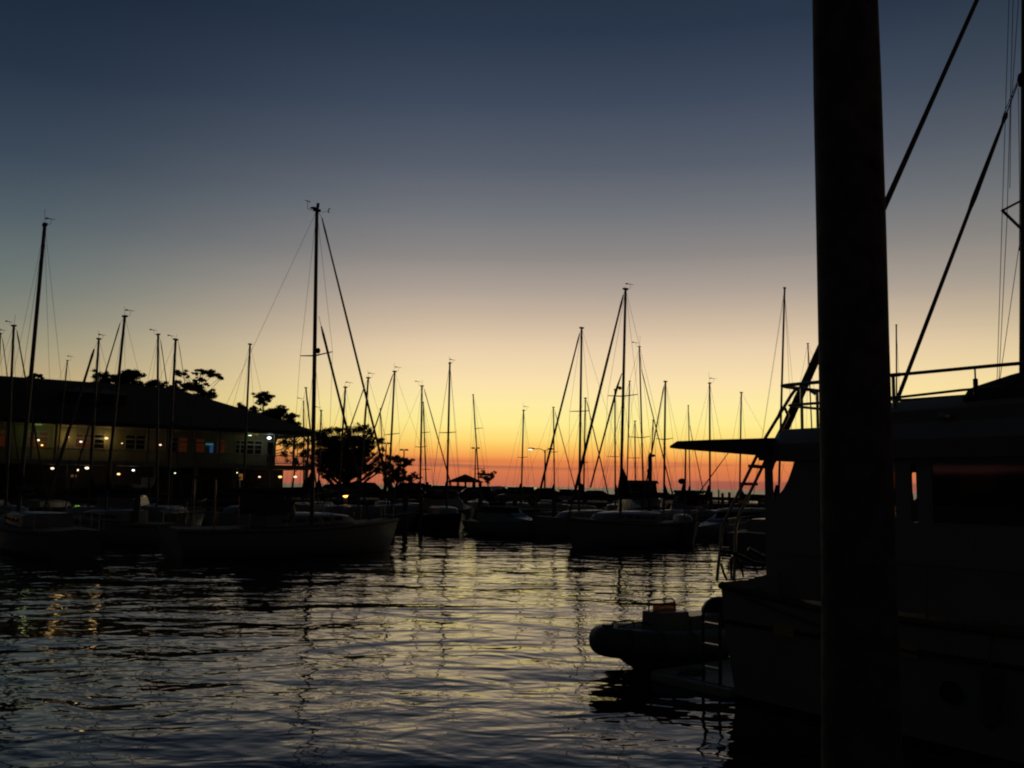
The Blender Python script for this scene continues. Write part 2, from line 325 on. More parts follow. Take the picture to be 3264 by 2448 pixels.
aA, zA = hitF(853, 1410, -2.4); aB, zB = hitF(873, 1455, -2.4); q = MB(); bx(q, aB, aA, -2.42, -2.36, 4.85, zA); q.build('door', D, bld)
# neon-blue display by the middle of the verandah
q = MB(); aA, zA = hitF(658, 1413, -2.2); aB, zB = hitF(681, 1419, -2.2); bx(q, aB, aA, -2.36, -2.3, zB, zA); q.build('lit_sign', E['screen'], bld)
q = MB(); aA, zA = hitF(671, 1420, -2.2); aB, zB = hitF(680, 1443, -2.2); bx(q, aB, aA, -2.36, -2.3, zB, zA); q.build('lit_sign', E['screenb'], bld)
def lampobj(name, p, em, r, watts, colr, sq=(1.35, 1.35, .8)):
    o = MB().ball(p, r * .68, 10, sq).build(name, em, bld, True)
    if watts:
        ld = bpy.data.lights.new('lamp_light', 'POINT'); ld.energy = watts; ld.color = colr; ld.shadow_soft_size = .22
        l = bpy.data.objects.new('lamp_light', ld); col.objects.link(l); l.location = Vector(p) + nn * .25 - parent_off(bld); l.parent = bld
def FL(px, py, b): a, z = hitF(px, py, b); return F(a, b, z)
WARM = (1, .6, .22)
lampobj('wall_lamp', FL(214, 1393, -2.1), E['warm'], .17, 8, WARM); lampobj('wall_lamp', FL(339, 1397, -2.1), E['warm'], .17, 9, WARM)
lampobj('verandah_lamp', FL(122, 1403, -1.5), E['white'], .13, 0, 0); lampobj('verandah_lamp', FL(258, 1408, -1.5), E['pink'], .14, 1.2, (1, .5, .25))
lampobj('verandah_lamp', FL(389, 1413, -1.5), E['warm'], .08, 0, 0); lampobj('verandah_lamp', FL(134, 1419, -2.0), E['amber'], .1, 0, 0)
lampobj('verandah_lamp', FL(511, 1418, -1.2), E['pink'], .13, .6, (1, .5, .3)); lampobj('ceiling_lamp', FL(858, 1396, -1.0), E['cool'], .22, 3, (.8, 1, .8))
lampobj('ceiling_lamp', FL(797, 1388, -.2), E['greenw'], .15, 0, 0, (1.8, 1.8, .35)); lampobj('verandah_lamp', FL(852, 1450, -.3), E['white'], .05, 0, 0)
for px, wt, c in ((118, 3.0, (.65, 1, .3)), (430, 0.090, (.5, 1, .6)), (560, 0.140, (.8, 1, .5)), (250, 0.140, (.9, 1, .4)), (20, 0.176, (.9, 1, .4)), (650, 0.072, (.8, 1, .5)), (815, 2.15, (1, .78, .22))):
    a, _ = hitF(px, 1400, -1.4); q = MB(); bx(q, a - .3, a + .3, -1.5, -1.3, 7.68, 7.74); fx = q.build('ceiling_lamp', M['trim'], bld)
    ld = bpy.data.lights.new('lamp_light', 'POINT'); ld.energy = wt; ld.color = c; ld.shadow_soft_size = .2
    l = bpy.data.objects.new('lamp_light', ld); col.objects.link(l); l.location = F(a, -1.2, 7.45) - parent_off(bld); l.parent = bld
for px, py, em, r, wt, c in ((167, 1493, 'white', .16, .08, (1, .9, .75)), (246, 1498, 'white', .15, .08, (1, .9, .75)), (277, 1492, 'white', .19, .12, (1, .9, .75)), (425, 1499, 'cool', .13, .08, (1, .9, .75)),
                             (378, 1511, 'warm', .16, 3, WARM), (558, 1508, 'greenw', .09, 0, 0), (755, 1507, 'greenw', .09, 0, 0), (827, 1520, 'pink', .13, .1, (1, .5, .3)),
                             (893, 1520, 'warm', .2, 3, WARM), (941, 1520, 'pink', .19, 1, (1, .6, .4))):
    lampobj('lower_lamp', FL(px, py, -1.6), E[em], r, wt, c)
for px in (221, 236): q = MB().box(FL(px, 1517, -2.5), (.28, .28, .22)); q.build('lamp_shade', E['dimr'], bld)
aA, zA = hitF(762, 1510, -3.2); aB, zB = hitF(775, 1530, -3.2); q = MB(); bx(q, aB, aA, -3.25, -3.15, zB, zA); q.build('lit_window', E['panea'], bld)
stp = MB(); A0, Z0 = hitF(391, 1541, -2.6); A1, Z1 = hitF(436, 1508, -2.6)
for i in range(10):
    t = i / 9; a = A0 + (A1 - A0) * t; z = GB + .18 + (2.85 - GB) * t * 1.0; bx(stp, a - .18, a + .18, -3.1, -2.0, z - .05, z)
stp.build('stairs', M['teak'], bld)
for px in (462, 490): # pale doors under the verandah
    aA, zA = hitF(px, 1508, -3.2); q = MB(); bx(q, aA - .3, aA + .3, -3.2, -3.14, GB, 3.5); q.build('door', M['trim'], bld)
# low hedge in front of the building
random.seed(3); hd = MB()
for i in range(2600):
    a = random.uniform(-4, 34); p = F(a, random.uniform(.9, 2.0), GB + random.random() ** .7 * (.75 + .3 * math.sin(a * 1.3) * math.sin(a * .37)))
    u = Vector([random.gauss(0, 1) for _ in range(3)]).normalized(); v = u.orthogonal().normalized(); s_ = random.uniform(.06, .14)
    hd.add([p - u * s_ - v * s_ * .5, p + u * s_ - v * s_ * .5, p + u * s_ + v * s_ * .5, p - u * s_ + v * s_ * .5], [(0, 1, 2, 3)])
solo(hd, 'hedge', M['leafd'], F(15, 1.5, GB), 'long low dark hedge in front of the restaurant', 'hedge')

# ------------------------------------------------------------------ trees
def tree(name, label, base_px, Y, clumps, lm, leaf=.2, dens=1.0, trunk_r=.28, squash=.6, top=None, group=None, depth=.9, multi=False):
    base = G(base_px, Y, GZ); t = empty(name, base, label, 'tree', group)
    cm = MB(); lm_ = MB()
    pts = [(W(x, y, Y) + Vector((0, random.uniform(-1, 1) * depth * r_ / FPX * Y, 0)), r_ * 1.12 / FPX * Y) for x, y, r_ in clumps]
    cx = sum(p.x for p, _ in pts) / len(pts); zmin = min(p.z for p, _ in pts); zmax = max(p.z for p, _ in pts)
    topx = top or (cx, zmax)
    hub = [base + (Vector((topx[0], Y, topx[1])) - base) * k for k in (0, .25, .5, .75, 1)]
    for i in (1, 2, 3): hub[i] += Vector((random.uniform(-.25, .25), random.uniform(-.2, .2), 0))
    cm.tube(hub, [trunk_r, trunk_r * .8, trunk_r * .6, trunk_r * .4, trunk_r * .15], 7)
    for p, r_ in pts:
        zz_ = min(max(base.z + 1, p.z - .6 * abs(p.x - cx) - .3), topx[1]); k = (zz_ - base.z) / max(.1, topx[1] - base.z); k = min(max(k, .12), .95)
        s0 = base + (Vector((topx[0], Y, topx[1])) - base) * k; md = (s0 + p) / 2 + Vector((0, 0, -.12 * (p - s0).length + random.uniform(-.1, .2)))
        rr = max(.025, trunk_r * (1 - k) * .45); cm.tube([s0, md, p], [rr, rr * .7, rr * .25], 5)
        for _ in range(3):
            q = p + Vector((random.uniform(-1, 1) * r_, random.uniform(-1, 1) * r_ * .8, random.uniform(-.4, .7) * r_ * squash)); cm.tube([md, (md + q) / 2 + Vector((0, 0, .05)), q], [rr * .5, rr * .3, .012], 4)
        n = int(dens * 2300 * (r_ ** 2) / (leaf / .2) ** 2) + 40
        sub = [Vector((random.gauss(0, .55), random.gauss(0, .5), random.gauss(0, .5 * squash))) * r_ for _ in range(9)]
        for _ in range(n):
            c = random.choice(sub); d = Vector([random.gauss(0, 1) for _ in range(3)]).normalized() * (random.random() ** .6) * r_ * random.choice((.45, .6, .6, .8)); d.z *= squash
            q = p + c + d; u = Vector([random.gauss(0, 1) for _ in range(3)]).normalized(); v = u.orthogonal().normalized(); s_ = leaf * random.uniform(.25, .62)
            lm_.add([q - u * s_, q + v * s_ * .42, q + u * s_, q - v * s_ * .42], [(0, 1, 2, 3)])
    cm.build('trunk', M['bark'], t, True); lm_.build('crown', lm, t); return t
random.seed(11)
tree('pine_tree', 'dark spreading pine behind the left part of the roof, flat topped', 385, 104, [(312, 1200, 15), (335, 1196, 13), (355, 1200, 17), (380, 1206, 18), (402, 1190, 15), (412, 1184, 12), (425, 1200, 20), (440, 1196, 10), (458, 1196, 8), (335, 1215, 18), (400, 1215, 22), (430, 1222, 14), (350, 1232, 22), (310, 1225, 14), (390, 1238, 22)], M['leafp'], .2, 1.3)
tree('pine_tree', 'small dark pine tuft showing above the ridge between two masts', 500, 108, [(468, 1228, 12), (485, 1225, 13), (505, 1222, 15), (520, 1228, 13), (535, 1236, 9), (445, 1228, 12), (450, 1240, 14), (500, 1240, 18)], M['leafp'], .2, 1.3)
tree('pine_tree', 'windswept pine with two long arms reaching right above the roof', 600, 112, [(567, 1186, 9), (582, 1192, 12), (598, 1198, 7), (570, 1222, 12), (590, 1226, 15), (612, 1234, 16), (632, 1244, 17), (655, 1252, 16), (672, 1262, 13), (682, 1250, 11), (560, 1240, 12), (575, 1250, 12), (626, 1192, 7), (636, 1180, 9), (652, 1186, 12), (668, 1184, 11), (680, 1194, 12), (696, 1202, 10), (708, 1204, 6), (626, 1216, 9), (634, 1208, 8), (650, 1212, 9), (655, 1225, 7), (640, 1232, 8), (600, 1270, 22), (640, 1272, 20), (660, 1275, 12), (560, 1272, 14)], M['leafp'], .17, 1.5, top=(W(640, 1190, 112).x, W(640, 1190, 112).z))
tree('pine_tree', 'tall pine with a lone round top tuft, right end of the roof', 835, 106, [(822, 1262, 12), (842, 1256, 13), (856, 1262, 11), (836, 1272, 15), (852, 1274, 10), (826, 1282, 8), (838, 1287, 9), (766, 1298, 12), (778, 1302, 10), (810, 1300, 9), (805, 1310, 10), (800, 1325, 15), (822, 1328, 18), (845, 1330, 18), (868, 1332, 18), (870, 1308, 11), (885, 1304, 14), (902, 1303, 12), (908, 1308, 9), (890, 1322, 17), (915, 1330, 13), (932, 1325, 11), (940, 1328, 6), (905, 1345, 20), (930, 1350, 16), (948, 1350, 8), (860, 1350, 24), (820, 1352, 20), (780, 1340, 14), (880, 1370, 24), (920, 1370, 20), (948, 1376, 12), (960, 1385, 12), (790, 1322, 16), (835, 1348, 24), (868, 1352, 22), (900, 1362, 20), (930, 1368, 16), (955, 1372, 11), (975, 1386, 9), (905, 1318, 12), (925, 1342, 13), (845, 1315, 12)], M['leafp'], .17, 1.5, top=(W(838, 1262, 106).x, W(838, 1262, 106).z))
tree('palmetto_tree', 'tiny dark tree top peeping over the far left ridge', 108, 100, [(100, 1200, 8), (110, 1197, 9), (122, 1198, 8), (132, 1203, 6), (90, 1206, 7)], M['leafp'], .2, 1.3)
oak = [(1030, 1410, 22), (1085, 1418, 26), (1125, 1412, 24), (1160, 1415, 22), (1045, 1445, 24), (1078, 1448, 26), (1115, 1450, 26), (1150, 1446, 22), (1035, 1478, 20), (1070, 1482, 24), (1108, 1484, 24), (1140, 1480, 20), (1050, 1510, 16), (1100, 1512, 18), (1140, 1508, 16), (1012, 1392, 14), (1030, 1380, 16), (1052, 1374, 14), (1078, 1376, 15), (1100, 1374, 12), (1118, 1386, 13), (1138, 1372, 16), (1155, 1362, 12), (1168, 1362, 11), (1180, 1378, 14), (1192, 1396, 10), (1040, 1400, 22), (1070, 1402, 22), (1110, 1405, 24), (1150, 1400, 22), (1205, 1400, 11), (1218, 1404, 10), (1185, 1410, 12),
       (1022, 1425, 24), (1060, 1430, 26), (1100, 1435, 28), (1135, 1430, 24), (1168, 1428, 18), (1020, 1460, 22), (1050, 1462, 24), (1085, 1466, 26), (1120, 1465, 24), (1150, 1462, 18), (1178, 1455, 13), (1195, 1470, 13), (1212, 1452, 10), (1218, 1475, 11),
       (1030, 1495, 18), (1062, 1497, 22), (1095, 1500, 24), (1125, 1498, 20), (1160, 1490, 18), (1190, 1492, 16), (1215, 1498, 13), (1015, 1500, 9), (1078, 1522, 14), (1110, 1520, 14), (1005, 1440, 16), (1040, 1520, 9), (1215, 1432, 9)]
tree('oak_tree', 'big bushy live oak with gaps of orange sky, right of the restaurant', 1100, 99, oak, M['leafd'], .18, .85, .45, .75)
tree('oak_tree', 'lower layered tree at the right foot of the big oak', 1262, 102, [(1248, 1465, 12), (1265, 1462, 12), (1285, 1466, 12), (1300, 1468, 9), (1315, 1466, 6), (1245, 1485, 16), (1270, 1484, 15), (1292, 1482, 10), (1303, 1480, 7), (1240, 1505, 15), (1262, 1506, 16), (1282, 1502, 11), (1250, 1524, 17), (1278, 1525, 14), (1300, 1518, 10), (1318, 1512, 9), (1333, 1520, 8), (1310, 1532, 12), (1230, 1530, 14)], M['leafd'], .18, 1.1, .2, .7)
tree('small_tree', 'small bare-edged tree just right of the gazebo', 1562, 140, [(1532, 1512, 8), (1545, 1508, 9), (1560, 1512, 9), (1572, 1510, 6), (1578, 1504, 4), (1540, 1522, 9), (1556, 1524, 10), (1570, 1522, 7), (1552, 1533, 9)], M['leafd'], .2, .8, .15, .7)
for i, (px, py) in enumerate(((795, 1425), (915, 1425), (960, 1418), (905, 1445))):
    pass
tree('small_tree', 'leafy tree seen through the open end of the verandah', 930, 112, [(905, 1415, 14), (925, 1412, 12), (960, 1420, 15), (905, 1448, 12), (975, 1440, 13), (960, 1450, 12), (985, 1410, 10), (940, 1476, 16), (975, 1480, 14)], M['leafd'], .2, .8, .15, .8)

# ------------------------------------------------------------------ gazebo
gY = 150; gb = G(1490, gY, GZ); gz = empty('gazebo', gb, 'open-sided gazebo with low pyramid roof on the far shore', 'gazebo')
ap = W(1483, 1511, gY); le = W(1428, 1534, gY); re_ = W(1540, 1536, gY); hw = (re_.x - le.x) / 2; gc = Vector(((re_.x + le.x) / 2, gY, 0)); zE = le.z
rr = [gc + Vector((sx * hw, sy * hw * .8, zE)) for sx, sy in ((-1, -1), (1, -1), (1, 1), (-1, 1))]; r2 = [p + Vector((0, 0, -.15)) for p in rr]
MB().add(r2 + rr + [Vector((ap.x, gY, ap.z))], [(3, 2, 1, 0), (0, 1, 5, 4), (1, 2, 6, 5), (2, 3, 7, 6), (3, 0, 4, 7), (4, 5, 8), (5, 6, 8), (6, 7, 8), (7, 4, 8)]).build('roof', M['roof'], gz)
for k in range(5):
    for sy in (-1, 1):
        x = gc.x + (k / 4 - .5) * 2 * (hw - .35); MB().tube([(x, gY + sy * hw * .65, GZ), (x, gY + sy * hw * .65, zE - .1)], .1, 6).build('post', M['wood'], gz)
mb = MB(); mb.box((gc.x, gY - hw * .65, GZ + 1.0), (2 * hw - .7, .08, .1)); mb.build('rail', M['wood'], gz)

# ------------------------------------------------------------------ light poles
def pole_lamp(px, ytop, Y, label, wpx):
    b = G(px, Y, GZ); t = empty('parking_lot_lamp', b, label, 'lamp post', 'flat-headed lamp posts by the car park'); zt = W(px, ytop, Y).z
    MB().tube([b, (b.x, b.y, zt)], [.11, .07], 8).build('pole', M['dark'], t)
    for s_ in (-1, 1):
        hwid = wpx / FPX * Y / 2; MB().box((b.x + s_ * hwid * .55, Y, zt + .08), (hwid * .85, .45, .17)).build('lamp_head', M['dark'], t)
pole_lamp(1284, 1436, 108, 'twin flat-headed lamp post above the low tree right of the oak', 27)
pole_lamp(1513, 1430, 125, 'twin flat-headed lamp post behind the gazebo', 27)
pole_lamp(1226, 1415, 110, 'lamp post with its flat heads half hidden by the big oak', 26)
Y = 120; b = G(1736, Y, GZ); t = empty('street_lamp', b, 'twin-armed street lamp with its left head lit against the orange sky', 'street lamp')
tp = W(1732, 1434, Y); MB().tube([b, (b.x, Y, tp.z)], [.13, .08], 8).build('pole', M['dark'], t)
lh = W(1696, 1430, Y); rh = W(1755, 1431, Y)
MB().tube([(b.x, Y, tp.z - .6), (b.x - .15, Y, tp.z - .1), (b.x - .6, Y, tp.z + .12), (lh.x, Y, lh.z)], .05, 6).build('arm', M['dark'], t)
MB().tube([(b.x, Y, tp.z - .1), (b.x + .4, Y, tp.z + .05), (rh.x - .2, Y, rh.z)], .04, 6).build('arm', M['dark'], t)
hd_ = MB().ball((lh.x - .1, Y, lh.z), .4, 10, (1.2, .5, .32)).build('lamp_head', M['steel'], t, True)
MB().ball((lh.x - .2, Y, lh.z - .1), .28, 10, (1.1, .7, .35)).build('bulb', E['white'], hd_, True)
MB().ball((rh.x, Y, rh.z), .4, 10, (1, .5, .32)).build('lamp_head', M['dark'], t, True)

# ------------------------------------------------------------------ parked cars
def car_proto(kind, paint, lit=False, h=1.45):
    name = {'sedan': 'parked_car', 'suv': 'parked_suv', 'van': 'parked_van'}[kind]
    t = empty(name, (0, 0, 0), '', 'car', 'cars parked along the lake shore')
    Lc = {'sedan': 4.6, 'suv': 4.7, 'van': 5.0}[kind]; Wd = 1.82; hb = h * (.6 if kind == 'sedan' else .58)
    xs = {'sedan': [(-.5, .36, .62), (-.49, .55, .66), (-.30, .62, 1), (.12, .62, 1), (.34, .58, 1), (.485, .46, .9), (.5, .3, .8)], 'suv': [(-.5, .3, .9), (-.49, .56, 1), (-.3, .6, 1), (.2, .6, 1), (.32, .58, 1), (.48, .5, .9), (.5, .3, .8)], 'van': [(-.5, .3, .9), (-.49, .56, 1), (-.3, .58, 1), (.3, .58, 1), (.4, .52, 1), (.49, .42, .9), (.5, .3, .8)]}[kind]
    rings = []
    for fx, fz, wf in xs:
        z = h * fz; x = fx * Lc; hw_ = Wd / 2 * (.9 + .1 * wf)
        rings.append([Vector((x, -hw_ * .94, .22)), Vector((x, -hw_, .42)), Vector((x, -hw_ * .98, z * .85)), Vector((x, -hw_ * .88, z)), Vector((x, hw_ * .88, z)), Vector((x, hw_ * .98, z * .85)), Vector((x, hw_, .42)), Vector((x, hw_ * .94, .22))])
    body = MB().loft(rings, True).build('body', paint, t, True)
    prof = {'sedan': [(-.40, .60), (-.25, .97), (-.02, 1.0), (.10, .985), (.27, .6)], 'suv': [(-.485, .58), (-.44, .97), (-.1, 1.0), (.12, .985), (.27, .6)], 'van': [(-.49, .56), (-.475, .98), (0, 1.0), (.2, .98), (.36, .56)]}[kind]
    gl = [[Vector((fx * Lc, sy * Wd / 2 * (.88 - .26 * max(0, (fz - .58) / .42)), h * fz - (.03 if fz > .9 else 0))) for sy in (-1, 1)] for fx, fz in prof]
    vs = [p for a in gl for p in a]; n = len(prof)
    MB().add(vs, [tuple(2 * i for i in range(n)), tuple(2 * i + 1 for i in range(n - 1, -1, -1))] + [(2 * i, 2 * i + 1, 2 * i + 3, 2 * i + 2) for i in range(n - 1)]).build('windows', M['glassd'], t)
    rp = [p for p in prof if p[1] > .9]; rings = []
    for fx, fz in rp:
        w_ = Wd / 2 * .63; rings.append([Vector((fx * Lc, -w_ - .03, h * fz - .05)), Vector((fx * Lc, -w_ * .9, h * fz)), Vector((fx * Lc, w_ * .9, h * fz)), Vector((fx * Lc, w_ + .03, h * fz - .05))])
    MB().loft(rings, False, False).build('roof', paint, t, True)
    for sy in (-1, 1):
        pl = MB()
        for k in range(n - 1): pl.tube([gl[k][0 if sy < 0 else 1], gl[k + 1][0 if sy < 0 else 1]], .04, 5)
        pl.build('pillar', paint, t)
    for fx in (-.31, .3):
        for sy in (-1, 1):
            wh = MB().tube([(fx * Lc, sy * (Wd / 2 - .2), .33), (fx * Lc, sy * (Wd / 2 + .01), .33)], .33, 16).build('wheel', M['tyre'], t)
            MB().tube([(fx * Lc, sy * (Wd / 2), .33), (fx * Lc, sy * (Wd / 2 + .02), .33)], .2, 12).build('rim', M['rim'], wh)
    for sy in (-1, 1):
        MB().box((Lc * .495, sy * .65, h * .42), (.08, .35, .13)).build('headlight', M['steel'], t)
        MB().box((-Lc * .5, sy * .7, h * .5), (.07, .3, .16)).build('tail_light', E['red'] if lit else M['carr'], t)
    return t
# px, distance, heading (deg, 0 = nose to the right), kind, paint, height, lit, label
CARS = [(1075, 97, 0, 'sedan', 'cars', 1.6, 0, 'silver car half hidden under the big oak beside the restaurant'),
        (1175, 100, 5, 'suv', 'carb', 1.82, 0, 'large black car with long curved roofline, right of the big oak trunk'),
        (1296, 103, 175, 'suv', 'cars', 1.85, 0, 'silver rounded estate car below the low tree'),
        (1297, 94, 178, 'sedan', 'carb', 1.5, 0, 'dark low car in front of the silver estate car'),
        (1362, 104, 90, 'suv', 'carb', 1.75, 0, 'black car seen end-on, left of the mast by the gazebo'),
        (1402, 106, 90, 'suv', 'carb', 1.66, 0, 'black boxy car seen end-on right behind the gazebo mast'),
        (1455, 101, 3, 'van', 'carw', 1.6, 0, 'white car with bright rounded rear below the gazebo'),
        (1522, 96, 10, 'sedan', 'carb', 1.5, 1, 'dark car with lit red tail light below the gazebo edge'),
        (1580, 108, 60, 'suv', 'cart', 1.62, 0, 'tan car turned three-quarters below the small bare tree'),
        (1625, 107, 100, 'suv', 'carb', 1.6, 0, 'black car end-on just right of the tan car'),
        (1648, 95, 180, 'sedan', 'cart', 1.42, 0, 'low tan car with smooth arched roof in the middle of the car park'),
        (1692, 104, 80, 'suv', 'carw', 1.66, 1, 'white upright car with a lit red tail light, left of the street lamp'),
        (1742, 105, 20, 'sedan', 'carb', 1.5, 0, 'black car parked right under the street lamp'),
        (1800, 104, 90, 'sedan', 'carw', 1.45, 0, 'small white car seen end-on right of the street lamp'),
        (1842, 104, 80, 'sedan', 'carr', 1.42, 0, 'small maroon car between two masts'),
        (1905, 103, 0, 'sedan', 'cart', 1.3, 0, 'flat tan car at the right end of the parked row')]
protos = {}
for px, Y, hdg, kind, paint, h, lit, label in CARS:
    key = (kind, paint, h, lit)
    o = protos[key] = car_proto(kind, M[paint], lit, h)
    o.location = G(px, Y, GZ); o.rotation_euler.z = R(hdg); o['label'] = label

# ------------------------------------------------------------------ boats
def hull_rings(st, bw, beam, fs, fb, keel=-.35, raked=.5):
    st = Vector(st); bw = Vector(bw); d = bw - st; Lh = d.length; f = d.normalized(); s_ = Vector((-f.y, f.x, 0))
    out = []
    for t, k in ((0, .66), (.06, .76), (.18, .9), (.35, .99), (.52, 1), (.68, .88), (.82, .62), (.92, .33), (.975, .12), (1, .015)):
        zs = fs + (fb - fs) * t ** 2 - .06 * math.sin(math.pi * t); b = beam / 2 * k
        P = lambda w_, z, dx=0: st + f * (t * Lh + dx) + s_ * w_ + Vector((0, 0, z))
        rk = -raked * (t > .6) * (t - .6) / .4; rs = .35 * (t < .2) * (1 - t / .2)
        sec = [(1, zs, 0), (.98, zs * .6, rk * .35 + rs * .3), (.9, zs * .25, rk * .7 + rs * .7), (.75, .03, rk + rs), (.45, keel * .7, rk * 1.1 + rs * 1.5), (0, keel, rk * 1.2 + rs * 2)]
        ring = [P(b * w_, z, dx) for w_, z, dx in sec] + [P(-b * w_, z, dx) for w_, z, dx in sec[-2::-1]]
        out.append((ring, zs, b, t))
    return out, f, s_, Lh
def bump_on(s_, f): return (f, s_, Vector((0, 0, 1)))
GRP = 'sailboats moored in the harbour'
def sailboat(label, top, low, Y, wpx, jib=None, spr=None, dirx=None, near=-1, hull='gel', fb=1.0, vane=1, rig=True, detail=False, cover=True, jr=None, stays=True, Lf=.74, Yb=None, extra=None, stern_Y=None, beamf=.31, boomdir=None, group=GRP):
    T = W(*top, Y); Lw = W(*low, Y); dz = (T - Lw) / (T.z - Lw.z)
    foot = T + dz * (1.25 * fb - T.z); H = T.z - .6
    LB = Lf * H; j = .40 * LB
    if jib:
        (x1, y1), (x2, y2) = jib; x, y = x2, y2
        Yf = Y if Yb is None else Yb; zb = 1.2 * fb
        for _ in range(60):
            k = (y - y1) / (y2 - y1); p = W(x1 + (x2 - x1) * k, y, Yf)
            if p.z > zb: y += 4
            else: break
        dx = p.x - foot.x
        if Yb is None:
            for _ in range(4):
                dyv = near * math.sqrt(max(j * j - dx * dx, .15 * j * j)); Yf = Y + dyv; y = y2
                for _ in range(80):
                    k = (y - y1) / (y2 - y1); p = W(x1 + (x2 - x1) * k, y, Yf)
                    if p.z > zb: y += 3
                    else: break
                dx = p.x - foot.x
        bow = Vector((p.x, Yf, 0))
    else:
        c = dirx if dirx is not None else .5; c = max(-.98, min(.98, c)); bow = Vector((foot.x + c * j, Y + near * math.sqrt(1 - c * c) * j, 0))
    fd = Vector((bow.x - foot.x, bow.y - foot.y, 0)); jj = fd.length; fd.normalize(); LB = max(LB, jj / .42)
    bow = Vector((bow.x, bow.y, 0)) + fd * .12; st = bow - fd * LB
    if stern_Y: st = Vector(stern_Y)
    root = empty('sailboat', (st + bow) / 2, label, 'sailboat', group)
    hr, f, s_, Lh = hull_rings(st, bow, LB * beamf, fb, 1.25 * fb)
    MB().loft([r[0] for r in hr], False).build('hull', M[hull], root, True)
    dk = []
    for ring, zs, b, t in hr:
        c = st + f * (t * Lh); dk.append([c + s_ * b * .985 + Vector((0, 0, zs - .03)), c + Vector((0, 0, zs + .05)), c - s_ * b * .985 + Vector((0, 0, zs - .03))])
    MB().loft(dk, False, False).build('deck', M['deck'], root)
    cb = []
    for t, hh, ww in ((.34, .5, .62), (.36, .52, .62), (.5, .48, .6), (.64, .42, .5), (.72, .3, .36), (.76, .02, .26)):
        zs = fb + (1.25 * fb - fb) * t * t; c = st + f * (t * Lh); b = LB * beamf / 2 * ww
        cb.append([c + s_ * b * 1.08 + Vector((0, 0, zs - .02)), c + s_ * b + Vector((0, 0, zs + hh * .8)), c + s_ * b * .75 + Vector((0, 0, zs + hh)), c - s_ * b * .75 + Vector((0, 0, zs + hh)), c - s_ * b + Vector((0, 0, zs + hh * .8)), c - s_ * b * 1.08 + Vector((0, 0, zs - .02))])
    cab = MB().loft(cb, False).build('cabin', M['gel'], root)
    if detail:
        for t in (.42, .48, .54, .6, .66):
            for sg in (1, -1):
                zs = fb + .25 * fb * t * t; ww = .62 - .12 * max(0, (t - .5) / .14) ; c = st + f * (t * Lh) + s_ * sg * (LB * beamf / 2 * (ww + .02)) + Vector((0, 0, zs + .2))
                MB().box(c, (.38, .06, .14), ax=bump_on(s_, f)).build('portlight', M['glassd'], cab, bevel=.02)
        for sg in (1, -1):
            MB().tube([st + f * (t * Lh) + s_ * sg * (b + .015) + Vector((0, 0, zs - .12)) for ring, zs, b, t in hr], .035, 5).build('rub_rail', M['teak'], root)
    bw_ = wpx * .86 / FPX * Y / 2
    mst = MB().tube([foot + Vector((0, 0, .0)) - dz * .3, foot + dz * (T.z - foot.z) * .5, T], [bw_ * 1.05, bw_, bw_ * .85], 10).build('mast', M['alu'], root, True)
    mh = MB().box(T, (bw_ * 3.6, bw_ * 2, bw_ * 1.2), math.atan2(fd.y, fd.x))
    mh.build('masthead', M['dark'], mst)
    if vane:
        kx = random.uniform(.55, 1.0)
        v = MB(); a0 = T + Vector((vane * bw_ * 1.5, 0, 0)); a1 = a0 + Vector((vane * .18 * kx, 0, .34 * kx))
        v.tube([a0, a0 + Vector((vane * .18 * kx, 0, .05)), a1], .008, 5); v.tube([a1 + Vector((-.24 * kx, 0, .02 + .06 * (kx - .8))), a1 + Vector((.24 * kx, 0, -.03))], [.022, .008], 5); v.box(a1 + Vector((-.2, 0, .02)), (.12, .01, .07))
        v.build('wind_vane', M['dark'], mst)
        if random.random() < .6: v = MB(); v.tube([T, T + Vector((-vane * .05, 0, random.uniform(.25, .75)))], .008, 5); v.build('antenna', M['dark'], mst)
    chain = []
    if spr:
        for (xl, yl), (xm, ym), (xr, yr) in spr:
            pm = W(xm, ym, Y); hl_ = min(1.15, max(.5, LB * beamf * .36))
            sd = s_ if s_.x > 0 else -s_
            # spreader sweeps sideways; the pixel width gives how side-on the boat lies
            pl = W(xl, yl, Y); pr = W(xr, yr, Y)
            sp = MB().tube([pm, pl], [.035, .022], 6); sp.tube([pm, pr], [.035, .022], 6); sp.build('spreader', M['alu'], mst); chain.append((pl, pr))
    if rig:
        r_ = .006 if Y < 48 else .007
        sh = MB(); bq = LB * beamf / 2 * .95; c0 = Vector((foot.x, foot.y, 0)) - fd * .25
        for sg, idx in ((1, 0), (-1, 1)):
            side_ = s_ * sg; cp = c0 + side_ * bq + Vector((0, 0, 1.05 * fb))
            if chain:
                tip = chain[0][0] if (chain[0][0] - chain[0][1]).dot(side_) > 0 else chain[0][1]
                sh.tube([T, tip, cp], r_, 4); sh.tube([foot + dz * ((tip.z - foot.z) * .97), cp + fd * .3], r_, 4)
            else: sh.tube([T - dz * .2, cp], r_, 4)
        sh.build('shroud', M['wire'], root)
        bs = MB().tube([T, st + fd * .1 + Vector((0, 0, fb + .05))], r_, 4); bs.build('backstay', M['wire'], root)
